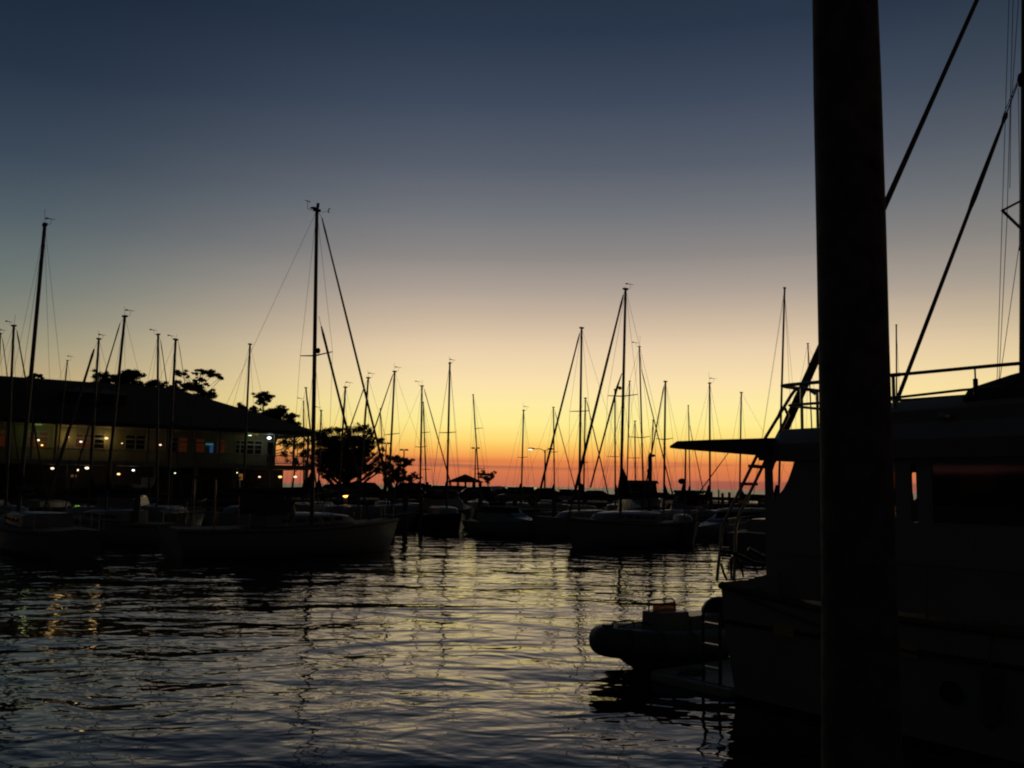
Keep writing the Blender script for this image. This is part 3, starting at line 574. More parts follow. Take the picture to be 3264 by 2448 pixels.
    if jib:
        J0 = W(*jib[0], Y); J1 = Vector((bow.x, bow.y, 1.2 * fb)) - fd * .15
        rj = (jr or 6) * .86 / FPX * Y / 2
        pts = [J0 + (J1 - J0) * k for k in (0, .04, .1, .3, .6, .9, .95, 1)]
        if jib[0] != top: MB().tube([T, J0], .008, 4).build('forestay', M['wire'], root)
        MB().tube(pts, [rj * .5, rj * .9, rj * .75, rj, rj * 1.1, rj * 1.25, rj * .7, rj * 1.0], 8).build('furled_headsail', M['sailw'], root, True)
    elif stays: MB().tube([T, Vector((bow.x, bow.y, 1.2 * fb))], .008, 4).build('forestay', M['wire'], root)
    bz = foot.z + .95; g0 = Vector((foot.x, foot.y, bz)) + dz * 0 - fd * bw_; g1 = g0 - fd * LB * .36 + Vector((0, 0, .12))
    bo = MB().tube([g0, g1], .07, 8).build('boom', M['alu'], root)
    if cover:
        MB().tube([g0 + Vector((0, 0, .95)) - fd * .02, g0 + Vector((0, 0, .5)) - fd * .12, g0 + Vector((0, 0, .2)) - fd * .35, g0 * .5 + g1 * .5 + Vector((0, 0, .14)), g1 + Vector((0, 0, .1))], [.07, .15, .19, .15, .08], 8).build('sail_cover', M['sailc'], bo, True)
    if detail or Y < 56:
        pu = MB(); zb = 1.25 * fb
        def hp(t, sg, dz_):
            i = 0
            k = [(a, b2) for a, b2 in zip(hr[:-1], hr[1:]) if a[3] <= t <= b2[3]][0]; u = (t - k[0][3]) / (k[1][3] - k[0][3]); b2 = k[0][2] * (1 - u) + k[1][2] * u; z2 = k[0][1] * (1 - u) + k[1][1] * u
            return st + f * (t * Lh) + s_ * sg * b2 * .96 + Vector((0, 0, z2 + dz_))
        pu.tube([hp(.86, 1, .6), hp(.94, 1, .62), hp(1, 1, .65), hp(1, -1, .65), hp(.94, -1, .62), hp(.86, -1, .6)], .016, 5)
        for sg in (1, -1):
            for t in (.86, .95): pu.tube([hp(t, sg, 0), hp(t, sg, .61)], .014, 5)
        pu.build('pulpit', M['steel'], root)
        pu = MB(); pu.tube([hp(.12, 1, .6), hp(.005, 1, .6), hp(.005, -1, .6), hp(.12, -1, .6)], .016, 5)
        for sg in (1, -1):
            for t in (.01, .12): pu.tube([hp(t, sg, 0), hp(t, sg, .6)], .014, 5)
        pu.build('stern_rail', M['steel'], root)
        for sg in (1, -1):
            ll = MB(); ll.tube([hp(t, sg, .6) for t in (.12, .25, .4, .55, .7, .86)], .005, 4); ll.tube([hp(t, sg, .32) for t in (.12, .25, .4, .55, .7, .86)], .005, 4)
            for t in (.25, .4, .55, .7): ll.tube([hp(t, sg, 0), hp(t, sg, .61)], .011, 5)
            ll.build('lifeline', M['steel'], root)
    if extra: extra(root, st, bow, f, s_, Lh, T, foot, dz, mst, fb)
    return root

def main_extra(root, st, bow, f, s_, Lh, T, foot, dz, mst, fb):
    # masthead gear of the large sailboat
    Y = T.y
    MB().ball(W(1000, 663, Y), .16, 12, (1.0, .8, .28)).build('radar_dome', M['dark'], mst, True)
    MB().tube([W(1013, 672, Y), W(1013, 662, Y), W(1013, 660, Y), W(1014, 648, Y)], [.045, .045, .065, .065], 8).build('masthead_light', M['dark'], mst)
    v = MB(); v.tube([W(996, 671, Y), W(981, 665, Y), W(980, 645, Y)], .012, 5); v.tube([W(972, 638, Y), W(989, 644, Y)], [.012, .028], 5); v.build('wind_vane', M['dark'], mst)
    v = MB(); v.tube([W(1024, 676, Y), W(1046, 674, Y)], .008, 5); v.tube([W(1051, 664, Y), W(1046, 672, Y), W(1049, 678, Y)], [.03, .02, .03], 6); v.build('wind_cups', M['steel'], mst)
    # inner forestay with furled staysail
    b1 = st + f * (Lh * .86) + Vector((0, 0, 1.2)); t0 = W(1016, 1008, Y); t1 = W(1024, 1040, Y)
    MB().tube([t0, t1], .01, 4).build('inner_forestay', M['wire'], root)
    MB().tube([t1 + (b1 - t1) * k for k in (0, .04, .3, .7, .95, 1)], [.03, .055, .05, .06, .05, .06], 8).build('furled_staysail', M['sailw'], root, True)
    # mast steps, radar bracket near the spreader
    MB().ball(W(1014, 1118, Y), .1, 8, (1, 1, 1.3)).build('mast_speaker', M['dark'], mst)
    # dodger and bimini on the cockpit
    dg = []
    for t, h_ in ((.30, .25), (.33, 1.15), (.40, 1.1), (.46, .5)):
        c = st + f * (t * Lh); b = 1.0; z0 = fb + .45
        dg.append([c + s_ * b + Vector((0, 0, z0)), c + s_ * b * .85 + Vector((0, 0, z0 + h_ * .8)), c + Vector((0, 0, z0 + h_)), c - s_ * b * .85 + Vector((0, 0, z0 + h_ * .8)), c - s_ * b + Vector((0, 0, z0))])
    MB().loft(dg, False, False).build('dodger', M['canvas'], root)
    bm_ = MB()
    for t in (.05, .13, .22):
        c = st + f * (t * Lh); bm_.tube([c + s_ * 1.3 + Vector((0, 0, fb)), c + s_ * 1.25 + Vector((0, 0, fb + 1.9)), c - s_ * 1.25 + Vector((0, 0, fb + 1.9)), c - s_ * 1.3 + Vector((0, 0, fb))], .018, 5)
    bm_.build('bimini_frame', M['steel'], root)
    MB().box(st + f * (.135 * Lh) + Vector((0, 0, fb + 1.95)), (Lh * .18, 2.6, .06), ax=(f, s_, Vector((0, 0, 1)))).build('bimini_top', M['canvas'], root, bevel=.02)
    # bowsprit with anchor roller
    MB().tube([bow - f * .5 + Vector((0, 0, 1.5)), bow + f * .7 + Vector((0, 0, 1.62))], [.1, .07], 8).build('bowsprit', M['steel'], root)
    bl = bow + f * .4; MB().tube([bl + Vector((0, 0, 1.52)), bow - f * .25 + Vector((0, 0, .2))], .008, 4).build('bobstay', M['wire'], root)
    MB().ball(st + f * (.44 * Lh) - s_ * 1.25 + Vector((0, 0, 1.75)), .16, 10, (.7, .7, 1.9)).build('fender', M['gel'], root, True)

J = sailboat('largest sailboat on the left, white hull broadside, masthead bristling with vanes and dome', (1010, 670), (999, 1365), 38.5, 15, jib=((1026, 694), (1214, 1451)), spr=[((957, 1134), (1003, 1134), (1060, 1121))], Yb=42.3, stern_Y=(-13.1, 35.9, 0), jr=8, hull='gel', fb=1.15, vane=0, detail=True, extra=main_extra, Lf=.79)
sailboat('tall-masted sailboat at far left, stern facing the open water, mast leaning right', (143, 716), (99, 1193), 39, 15, dirx=-.6, near=1, stern_Y=(-16.0, 34.8, 0), hull='gel', fb=1.05, vane=1, detail=True, cover=True, beamf=.3)
S = sailboat
S('sailboat with short mast beside the tallest left mast, jib furled to its right', (44, 1038), (37, 1193), 50, 10, jib=((54, 1055), (95, 1178)), near=-1, hull='navy', vane=-1, jr=6)
S('sailboat cut by the left picture edge, only its thin rig showing', (1, 1063), (-6, 1193), 60, 7, jib=((8, 1080), (34, 1190)), near=1, hull='gel', vane=1, jr=4)
S('small sailboat with short thin mast just above the roof ridge at left', (215, 1149), (210, 1197), 64, 5, dirx=.3, near=1, hull='gel', rig=True)
S('sailboat with thick dark furled jib slanting left, above the dormer', (315, 1080), (308, 1193), 50, 9, jib=((300, 1113), (262, 1193)), near=-1, hull='green', vane=1, jr=11)
S('sailboat with tall mast and pale furled jib slanting left over the dormer', (398, 1008), (379, 1193), 45, 11, jib=((383, 1030), (318, 1178)), near=1, hull='gel', vane=1, jr=6, detail=True)
S('sailboat with straight mast left of a matching pair over the roof', (504, 1066), (503, 1197), 52, 9, jib=((512, 1085), (541, 1197)), near=-1, hull='gel', vane=-1, jr=4)
S('sailboat with straight mast right of a matching pair over the roof', (560, 1082), (554, 1197), 54, 10, jib=((569, 1090), (597, 1193)), near=1, hull='navy', vane=-1, jr=3)
S('sailboat with slender knobbly mast before the right end of the roof', (797, 1097), (787, 1310), 56, 8, dirx=-.4, near=-1, hull='gel', vane=0)
S('sailboat with short thin mast left of the big mast, above the pines', (968, 1279), (968, 1360), 66, 5, dirx=.3, near=-1, hull='gel', vane=-1)
S('sailboat whose thick slanting mast leans left, touching the big mast', (975, 1236), (987, 1350), 62, 6, dirx=.5, near=1, hull='grey', vane=0, stays=False)
S('sailboat with short mast right of the big mast, over the oak', (1024, 1308), (1022, 1365), 70, 6, dirx=-.3, near=-1, hull='gel', vane=-1)
S('sailboat with plain mast crossed by the inner stay of the big boat', (1101, 1234), (1093, 1361), 60, 8, dirx=-.5, near=-1, hull='navy', vane=1)
S('sailboat with pale furled jib, mast crossing the big boat headsail', (1174, 1204), (1162, 1361), 60, 8, jib=((1162, 1231), (1111, 1367)), near=-1, hull='gel', vane=1, jr=5)
S('sailboat with pale furled jib and crooked spreaders right of the oak', (1258, 1184), (1244, 1466), 64, 8, jib=((1253, 1192), (1189, 1373)), spr=[((1224, 1386), (1247, 1384), (1274, 1381))], near=-1, hull='green', vane=1, jr=5)
S('sailboat with slim short mast and right-slanting stay behind the oak edge', (1212, 1302), (1218, 1420), 76, 4, dirx=.3, near=-1, hull='gel', vane=0)
S('sailboat with jib furled to the right, two masts left of the gazebo', (1345, 1230), (1340, 1520), 70, 7, jib=((1352, 1240), (1421, 1485)), spr=[((1322, 1424), (1341, 1425), (1361, 1423))], near=-1, hull='gel', vane=-1, jr=4)
S('sailboat with thin mast hugging its taller neighbour left of the gazebo', (1349, 1282), (1358, 1530), 80, 5, spr=[((1344, 1379), (1352, 1379), (1371, 1377)), ((1343, 1496), (1357, 1496), (1373, 1496))], dirx=-.3, near=1, hull='gel', vane=0)
S('sailboat with bare mast rising just left of the gazebo', (1434, 1157), (1426, 1520), 60, 8, spr=[((1400, 1379), (1429, 1379), (1454, 1377))], dirx=.35, near=-1, hull='navy', vane=1)
S('sailboat with thin left-leaning mast right behind the gazebo', (1508, 1258), (1525, 1515), 82, 5, spr=[((1512, 1367), (1516, 1366), (1540, 1364)), ((1505, 1496), (1524, 1494), (1546, 1494))], dirx=.3, near=-1, hull='gel', vane=0)
S('sailboat with lone mast in the wide gap right of the gazebo', (1669, 1308), (1663, 1530), 80, 6, spr=[((1650, 1457), (1665, 1459), (1682, 1456))], dirx=.5, near=-1, hull='gel', vane=1)
S('sailboat with small rig right of the street lamp', (1764, 1298), (1767, 1540), 80, 5, jib=((1769, 1312), (1832, 1551)), spr=[((1744, 1440), (1766, 1441), (1778, 1440))], near=1, hull='gel', vane=0, jr=3)
S('sailboat with tall mast and pale jib furled left, two masts left of the tallest', (1854, 1045), (1847, 1540), 56, 9, jib=((1848, 1062), (1763, 1380)), spr=[((1816, 1311), (1851, 1311), (1879, 1309))], near=-1, hull='gel', vane=0, jr=7)
S('sailboat with thin mast touching the long furled jib of the tallest boat', (1866, 1269), (1861, 1540), 74, 6, jib=((1870, 1277), (1933, 1548)), near=1, hull='gel', vane=0, jr=4, spr=[((1853, 1474), (1862, 1474), (1874, 1474))])
def u_extra(root, st, bow, f, s_, Lh, T, foot, dz, mst, fb):
    Y = T.y
    a = [W(1981, 1488, Y), W(1984, 1505, Y), W(1986, 1522, Y), W(1988, 1540, Y), W(1989, 1556, Y), W(1990, 1580, Y)]
    MB().tube(a, [.06, .12, .2, .28, .34, .36], 10).build('stacked_mainsail', M['sailc'], root, True)
    MB().ball(W(1976, 1237, Y), .1, 8).build('radar_reflector', M['dark'], mst)
    MB().tube([W(1982, 1190, Y), W(1967, 1235, Y), W(1958, 1268, Y), W(1924, 1394, Y), W(1882, 1554, Y)], [.02, .07, .06, .05, .05], 6).build('furled_staysail', M['sailw'], root)
S('tallest sailboat of the centre right, bulky sail stacked at its mast foot', (1994, 921), (1981, 1480), 48, 11, jib=((1987, 940), (1879, 1314)), spr=[((1937, 1261), (1984, 1263), (2033, 1257))], Yb=46, stern_Y=(9.6, 52, 0), near=-1, hull='gel', fb=1.15, vane=1, jr=9, detail=True, extra=u_extra, beamf=.36)
S('sailboat with slim mast immediately left of the tallest centre mast', (1960, 1241), (1961, 1530), 78, 6, dirx=-.4, near=-1, hull='gel', vane=0, spr=[((1933, 1454), (1960, 1456), (1975, 1455))])
S('sailboat with slender right-leaning mast just right of the tallest mast', (2007, 1215), (1999, 1530), 78, 5, dirx=-.5, near=1, hull='navy', vane=0)
S('sailboat with slightly bent high mast and jib furled right', (2038, 1105), (2046, 1397), 60, 6, jib=((2045, 1178), (2098, 1380)), spr=[((2002, 1392), (2045, 1395), (2072, 1391))], near=1, hull='gel', vane=-1, jr=4)
S('sailboat with short stub mast between the bent mast and the tallest mast', (2024, 1342), (2025, 1530), 82, 5, dirx=.4, near=-1, hull='gel', vane=0, spr=[((2003, 1459), (2025, 1460), (2044, 1459))])
S('sailboat with short mast left of the pointed piling', (2082, 1339), (2073, 1530), 80, 5, dirx=-.4, near=-1, hull='gel', vane=0)
S('sailboat with straight mast and left-furled jib, right of the pointed piling', (2121, 1216), (2117, 1540), 60, 8, jib=((2116, 1231), (2085, 1394)), spr=[((2092, 1398), (2118, 1401), (2145, 1397))], near=-1, hull='navy', vane=0, jr=5)
S('sailboat with faint thin mast above the awning tip of the motor yacht', (2194, 1292), (2199, 1540), 82, 4, jib=((2198, 1355), (2241, 1561)), near=1, hull='gel', vane=0, jr=3)
def rad_extra(root, st, bow, f, s_, Lh, T, foot, dz, mst, fb):
    MB().ball(W(2174, 1534, T.y), .2, 12, (1.1, .9, .8)).build('radar_dome', M['dark'], mst, True)
S('sailboat with black round dome on its mast, below the awning tip', (2186, 1418), (2184, 1540), 50, 7, dirx=.2, near=-1, hull='grey', vane=0, extra=rad_extra, rig=False, stays=False)
S('sailboat with dark mast above the middle of the awning', (2262, 1221), (2263, 1550), 62, 7, dirx=.4, near=-1, hull='navy', vane=1)
S('sailboat with pale mast above the right part of the awning', (2363, 1251), (2358, 1550), 70, 6, jib=((2330, 1432), (2243, 1550)), near=-1, hull='gel', vane=0, jr=4)
S('sailboat whose mast stands high behind the flybridge rail', (2501, 918), (2489, 1340), 46, 8, dirx=.5, near=1, hull='gel', vane=0)
S('sailboat whose mast shows between flybridge rail and big piling', (2575, 1095), (2587, 1355), 58, 5, dirx=-.5, near=1, hull='gel', vane=0)
S('sailboat with thin mast right of the big piling', (2857, 1036), (2858, 1250), 52, 6, dirx=.5, near=1, hull='gel', vane=0, rig=False)

# near sailboat rig at the right edge, moored beyond the motor yacht
ns_b = G(2470, 22.5, 0); ns_m = Vector((G(3266, 18, 0).x, 18, 0)); fd = (ns_b - ns_m).normalized(); st_ = ns_b - fd * 13.5
nb = empty('sailboat', (st_ + ns_b) / 2, 'nearest sailboat, rigging at the right edge, moored behind the motor yacht', 'sailboat', GRP)
hr, f_, s2, Lh = hull_rings(st_, ns_b, 3.8, 1.15, 1.5)
MB().loft([r[0] for r in hr], False).build('hull', M['gel'], nb, True)
dk = []
for ring, zs, b, t in hr:
    c = st_ + f_ * (t * Lh); dk.append([c + s2 * b * .985 + Vector((0, 0, zs - .03)), c + Vector((0, 0, zs + .05)), c - s2 * b * .985 + Vector((0, 0, zs - .03))])
MB().loft(dk, False, False).build('deck', M['deck'], nb)
mT = W(3272, -340, 18); mF = G(3262, 18, 1.3); mst = MB().tube([mF, mT], [.095, .085], 12).build('mast', M['alu'], nb, True)
P = lambda x, y, Yv=19: W(x, y, Yv)
def lerp(a, b, k): return a + (b - a) * k
f0, f1 = W(3262, -330, 18), W(2466, 1446, 22.5)
bot = lerp(f0, f1, 1.0); MB().tube([lerp(f0, f1, k) for k in (0, .1, .3, .5, .62, .8, .95, 1)], [.03, .045, .05, .066, .08, .1, .11, .1], 8).build('furled_headsail', M['sailw'], nb, True)
g0, g1 = W(3258, 230, 18.1), W(2774, 1500, 20.5)
MB().tube([g0, lerp(g0, g1, .1)], .014, 5).build('inner_forestay', M['wire'], nb); MB().tube([g0 + Vector((-.02, 0, 0)), lerp(g0, g1, .1) + Vector((-.05, 0, 0))], .008, 5).build('halyard', M['wire'], nb)
MB().tube([lerp(g0, g1, k) for k in (.095, .105, .12, .16, .3, .33, .6, 1)], [.03, .055, .03, .04, .058, .04, .045, .045], 8).build('furled_staysail', M['sailw'], nb, True)
MB().ball(W(3257, 255, 18), .12, 8, (.8, .8, 1.4)).build('mast_tang', M['dark'], mst)
tip = W(3195, 671, 17.2)
MB().tube([W(3262, 636, 18), tip], .022, 6).build('spreader', M['alu'], mst); MB().tube([W(3264, 738, 18), tip], .03, 6).build('spreader', M['alu'], mst)
for pts_ in (((3218, -60), (3195, 671), (3178, 1216)), ((3231, -60), (3210, 690), (3184, 1216)), ((3248, -20), (3222, 350), (3219, 600)), ((3249, 780), (3186, 1216)), ((3246, 280), (3250, 600), (3249, 800))):
    MB().tube([W(x, y, 17.4) for x, y in pts_] + ([W(pts_[-1][0] - 8, 1480, 17.4)] if pts_[-1][1] > 1200 else []), .0065, 5).build('shroud', M['wire'], nb)

# ------------------------------------------------------------------ powerboats in the middle distance
def powerboat(label, stern, bow, beam, fb, cab, hull='gel', name='motorboat'):
    st = Vector((*stern, 0)); bw = Vector((*bow, 0)); root = empty(name, (st + bw) / 2, label, 'motorboat', 'motorboats moored among the sailboats')
    hr, f, s_, Lh = hull_rings(st, bw, beam, fb, fb * 1.35, -.3, .9)
    MB().loft([r[0] for r in hr], False).build('hull', M[hull], root, True)
    dk = []
    for ring, zs, b, t in hr:
        c = st + f * (t * Lh); dk.append([c + s_ * b * .985 + Vector((0, 0, zs - .04)), c + Vector((0, 0, zs + .06)), c - s_ * b * .985 + Vector((0, 0, zs - .04))])
    MB().loft(dk, False, False).build('deck', M['deck'], root)
    def ringat(t, w_, z0, z1, tw=.85): c = st + f * (t * Lh); return [c + s_ * w_ + Vector((0, 0, z0)), c + s_ * w_ * tw + Vector((0, 0, z1)), c - s_ * w_ * tw + Vector((0, 0, z1)), c - s_ * w_ + Vector((0, 0, z0))]
    b = beam / 2 * .78
    MB().loft([ringat(.2, b, fb, fb + cab * .55), ringat(.52, b, fb, fb + cab * .58), ringat(.66, b * .85, fb, fb + cab * .3), ringat(.85, b * .4, fb * 1.15, fb * 1.17)], False).build('cabin', M['gel'], root)
    MB().loft([ringat(.24, b * .84, fb + cab * .56, fb + cab * .9), ringat(.5, b * .84, fb + cab * .58, fb + cab * .9), ringat(.62, b * .75, fb + cab * .4, fb + cab * .42)], False).build('windshield', M['glassd'], root)
    MB().loft([ringat(.17, b * .85, fb + cab * .9, fb + cab), ringat(.52, b * .85, fb + cab * .9, fb + cab), ringat(.54, b * .8, fb + cab * .9, fb + cab * .92)], False).build('hardtop', M['canvas'], root)
    rl = MB()
    for sg in (1, -1):
        pts = [st + f * (t * Lh) + s_ * sg * bb * .93 + Vector((0, 0, zs + .45)) for ring, zs, bb, t in hr if t > .5]; rl.tube(pts, .014, 5)
        for p in pts[::2]: rl.tube([p, p - Vector((0, 0, .45))], .012, 5)
    rl.build('bow_rail', M['steel'], root); return root
def XY(px, Y): p = G(px, Y, 0); return (p.x, p.y)
powerboat('white motorboat with bow pointing left, just behind the motor yacht stern', XY(2470, 58), XY(2152, 54), 2.6, .62, 1.0)
powerboat('dark cabin cruiser forming a hump right of the tallest mast', XY(2010, 70), XY(2095, 61), 3.4, 1.3, 2.15, 'navy')
powerboat('low dark motorboat below the black mast dome', XY(2225, 70), XY(2150, 61), 3.0, 1.1, 1.7, 'navy')
powerboat('small grey motorboat half hidden left of the amber dock light', XY(2225, 63), XY(2200, 70), 2.6, 1.0, 1.55, 'grey')
powerboat('low white runabout moored in shadow left of centre', XY(1500, 58), XY(1760, 54), 2.5, .8, .9)
powerboat('dark motorboat in shadow behind the white runabout', XY(1330, 66), XY(1520, 70), 3.0, 1.1, 1.5, 'navy')
powerboat('grey cabin boat moored in shadow at far left', XY(330, 50), XY(470, 56), 3.0, 1.1, 1.6, 'grey')

# ------------------------------------------------------------------ docks, pilings
def dock(pts, w_, z, label):
    d = MB()
    for a, b in zip(pts[:-1], pts[1:]):
        a = Vector((*a, z)); b = Vector((*b, z)); v = b - a; n = max(1, int(v.length / .4)); u = v.normalized()
        for i in range(n): d.box(a + u * ((i + .5) * v.length / n), (v.length / n * .93, w_, .05), math.atan2(v.y, v.x))
        for s_ in (-1, 1): d.box((a + b) / 2 + Vector((-u.y, u.x, 0)) * s_ * (w_ / 2 - .08) - Vector((0, 0, .13)), (v.length, .12, .2), math.atan2(v.y, v.x))
    p = Vector((*pts[0], z)); solo(d, 'dock', M['dockw'], p, label, 'dock')
dock([XY(-400, 57), XY(760, 66)], 1.8, 1.1, 'dark wooden dock walkway in front of the restaurant shore')
dock([XY(900, 72), XY(2150, 76)], 1.8, 1.1, 'dark wooden dock walkway across the middle of the harbour')
dock([XY(2200, 76), XY(3600, 66)], 2.2, 2.25, 'raised wooden pier at right with piling stubs along its edge')
PG = 'wooden dock pilings'
def piling(loc, h, r=.15, label=''):
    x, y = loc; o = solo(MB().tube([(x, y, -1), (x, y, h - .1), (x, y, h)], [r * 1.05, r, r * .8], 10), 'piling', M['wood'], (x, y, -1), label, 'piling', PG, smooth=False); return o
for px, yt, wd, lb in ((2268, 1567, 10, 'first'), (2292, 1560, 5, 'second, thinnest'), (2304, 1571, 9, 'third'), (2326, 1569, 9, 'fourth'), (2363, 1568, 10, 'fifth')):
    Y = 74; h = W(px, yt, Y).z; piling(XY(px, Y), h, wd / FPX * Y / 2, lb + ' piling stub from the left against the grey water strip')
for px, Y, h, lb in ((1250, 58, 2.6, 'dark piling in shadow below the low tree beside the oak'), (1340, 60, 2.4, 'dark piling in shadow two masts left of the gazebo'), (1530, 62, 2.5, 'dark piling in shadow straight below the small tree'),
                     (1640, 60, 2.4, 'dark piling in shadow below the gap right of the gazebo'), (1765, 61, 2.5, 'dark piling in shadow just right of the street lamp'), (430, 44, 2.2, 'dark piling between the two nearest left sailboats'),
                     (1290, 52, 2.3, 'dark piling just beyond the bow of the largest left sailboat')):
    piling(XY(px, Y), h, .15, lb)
Y = 55; b = G(2072, Y, -1); t = empty('harbour_piling', b, 'thick tall dark piling with pointed cap and small lamp', 'piling')
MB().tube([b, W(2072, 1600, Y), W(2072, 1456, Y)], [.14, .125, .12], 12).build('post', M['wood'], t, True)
MB().tube([W(2072, 1456, Y), W(2072, 1440, Y)], [.125, .01], 12).build('pointed_cap', M['dark'], t, True)
lp = MB().ball(W(2083, 1452, Y), .1, 10, (1.2, 1, .8)).build('lamp', M['steel'], t, True)
MB().tube([W(2074, 1454, Y), W(2083, 1456, Y)], .03, 6).build('lamp_arm', M['dark'], t)
MB().ball(W(2066, 1502, Y), .08, 8, (1, 1, 2)).build('junction_box', M['dark'], t)
def pedestal(px, py, Y, em, label, r=.1):
    p = W(px, py, Y); b = Vector((p.x, p.y, 1.12)); t = empty('dock_light', b, label, 'dock light', 'power pedestals on the docks')
    MB().box((p.x, p.y, (1.12 + p.z) / 2 - .08), (.2, .2, p.z - 1.12 - .14)).build('pedestal', M['gel'], t, bevel=.02)
    MB().ball(p, r, 10, (1.2, 1.2, .8)).build('lamp', em, t, True)
    MB().tube([(p.x, p.y, p.z + .08), (p.x, p.y, p.z + .12)], .16, 10).build('hood', M['dark'], t)
pedestal(1101, 1580, 64, E['amber'], 'amber dock light glowing below the big oak', .15)
pedestal(2234, 1595, 70, E['amber'], 'amber dock light glowing at right near the piling stubs', .13)
pedestal(246, 1615, 58, E['greenl'], 'small green dock light at left below the restaurant', .13)

# ------------------------------------------------------------------ large foreground piling
pb = G(2745, 4.5, -1.2)
def pedge(yp): # left/right picture edges of the piling at a picture row
    le_ = 2593 + (2623 - 2593) * min(yp, 1700) / 1700; xs = [(0, 2792), (738, 2818), (1250, 2832), (1700, 2845), (2448, 2870)]
    for (a, xa), (b, xb) in zip(xs[:-1], xs[1:]):
        if yp <= b or b == 2448: ri = xa + (xb - xa) * (yp - a) / (b - a); break
    return le_, ri
pts = []; rad = []
for yp in (-900, -400, 0, 300, 738, 1100, 1500, 1900, 2448, 3000, 4200):
    l_, r_ = pedge(yp); c = W((l_ + r_) / 2, yp, 4.5); pts.append(c); rad.append((W(r_, yp, 4.5) - W(l_, yp, 4.5)).length / 2 * (1 + random.uniform(-.008, .008)))
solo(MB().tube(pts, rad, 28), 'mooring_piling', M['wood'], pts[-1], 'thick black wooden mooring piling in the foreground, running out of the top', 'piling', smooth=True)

# ------------------------------------------------------------------ motor yacht (trawler) on the right
A = Vector((3.14, 13.43, -.28)); ux = Vector((.595, -.804, 0)).normalized(); vx = Vector((-ux.y, ux.x, 0)); BM = 4.2
def TT(s, v, z): return A + ux * s + vx * v + Vector((0, 0, z))
AXT = (ux, vx, Vector((0, 0, 1)))
ty = empty('motor_yacht', TT(5, 2.1, .28), 'large dark motor yacht at right with flybridge, aft awning and swim platform', 'motor yacht')
def tb(mb, s0, s1, v0, v1, z0, z1): return mb.box(TT((s0 + s1) / 2, (v0 + v1) / 2, (z0 + z1) / 2), (abs(s1 - s0), abs(v1 - v0), abs(z1 - z0)), ax=AXT)
rings = []; dkr = []; bot = []
for s, k, zg in ((-.18, .995, 1.88), (.3, 1, 1.84), (1.5, 1, 1.72), (4, 1, 1.74), (6.5, .97, 1.9), (8.5, .8, 2.15), (10, .5, 2.4), (11, .22, 2.55), (11.6, .02, 2.65)):
    h_ = BM / 2 * k; c = 2.1; rs = .2 if s < .2 else 0
    rings.append([TT(s, c - h_, zg), TT(s + rs * .3, c - h_ * 1.0, 1.3), TT(s + rs, c - h_ * .985 + .02, .34), TT(s + rs, c + h_ * .985 - .02, .34), TT(s + rs * .3, c + h_, 1.3), TT(s, c + h_, zg)])
    bot.append([TT(s + rs, c - h_ * .985 + .02, .338), TT(s + rs, c - h_ * .85, -.3), TT(s + rs, c, -.7), TT(s + rs, c + h_ * .85, -.3), TT(s + rs, c + h_ * .985 - .02, .338)])
    dkr.append([TT(s, c - h_ * .97, zg - .05), TT(s, c, zg), TT(s, c + h_ * .97, zg - .05)])
hl = MB().loft(rings, False).build('hull', M['gel'], ty)
MB().loft(bot, False).build('bottom', M['bottom'], ty)
MB().loft(dkr, False, False).build('deck', M['deck'], ty)
rr_ = MB(); rr_.tube([TT(s, 2.1 - BM / 2 * k - .015, z) for s, k, z in ((-.18, .995, 1.83), (.3, 1, 1.79), (1.5, 1, 1.68), (4, 1, 1.69), (6.5, .97, 1.84), (8.5, .8, 2.1), (10, .5, 2.35), (11.6, .02, 2.6))], .045, 8); rr_.build('rub_rail', M['teak'], ty)
rr_ = MB(); rr_.tube([TT(s, 2.1 - BM / 2 * k - .012, 1.34) for s, k in ((-.1, 1), (.3, 1), (1.5, 1), (4, 1), (6.5, .97), (8.5, .8), (10, .5))], .03, 8); rr_.build('rub_rail', M['blackp'], ty)
for s in (1.6, 2.9, 4.2, 5.5, 6.8):
    MB().tube([TT(s, .06, 1.7), TT(s, .06, 2.35)], .014, 6).build('stanchion', M['steel'], ty)
MB().tube([TT(s, .06, 2.35) for s in (.9, 1.6, 2.9, 4.2, 5.5, 6.8)], .012, 6).build('side_rail', M['steel'], ty)
for s in (3.2, 4.6): MB().tube([TT(s, -.0, .95), TT(s, -.03, .95)], .13, 18).build('porthole', M['glassd'], ty)
for s in (3.7,):
    fd_ = MB().tube([TT(s, -.14, 1.35), TT(s, -.16, 1.28), TT(s, -.16, .75), TT(s, -.14, .68)], [.03, .11, .11, .03], 12); fd_.build('fender', M['rubber'], ty, True); MB().tube([TT(s, -.14, 1.35), TT(s, .02, 1.72)], .01, 5).build('fender_line', M['canvas'], ty)
# yellow plates on the topsides
def side_plate(x0, y0, x1, y1):
    vs = []
    def hs(px, py):
        d = ray(px, py); o2 = TT(0, -.03, 0); t = (o2 - CAM).dot(vx) / d.dot(vx); return CAM + d * t
    p0 = hs(x0, y0); p1 = hs(x1, y1); s0 = (p0 - A).dot(ux); s1 = (p1 - A).dot(ux)
    q = MB(); tb(q, s0, s1, -.045, -.005, min(p0.z, p1.z) - A.z, max(p0.z, p1.z) - A.z); q.build('hull_plate', M['yellow'], ty, bevel=.004)
side_plate(2466, 1990, 2532, 2034); side_plate(2854, 2050, 2926, 2102)
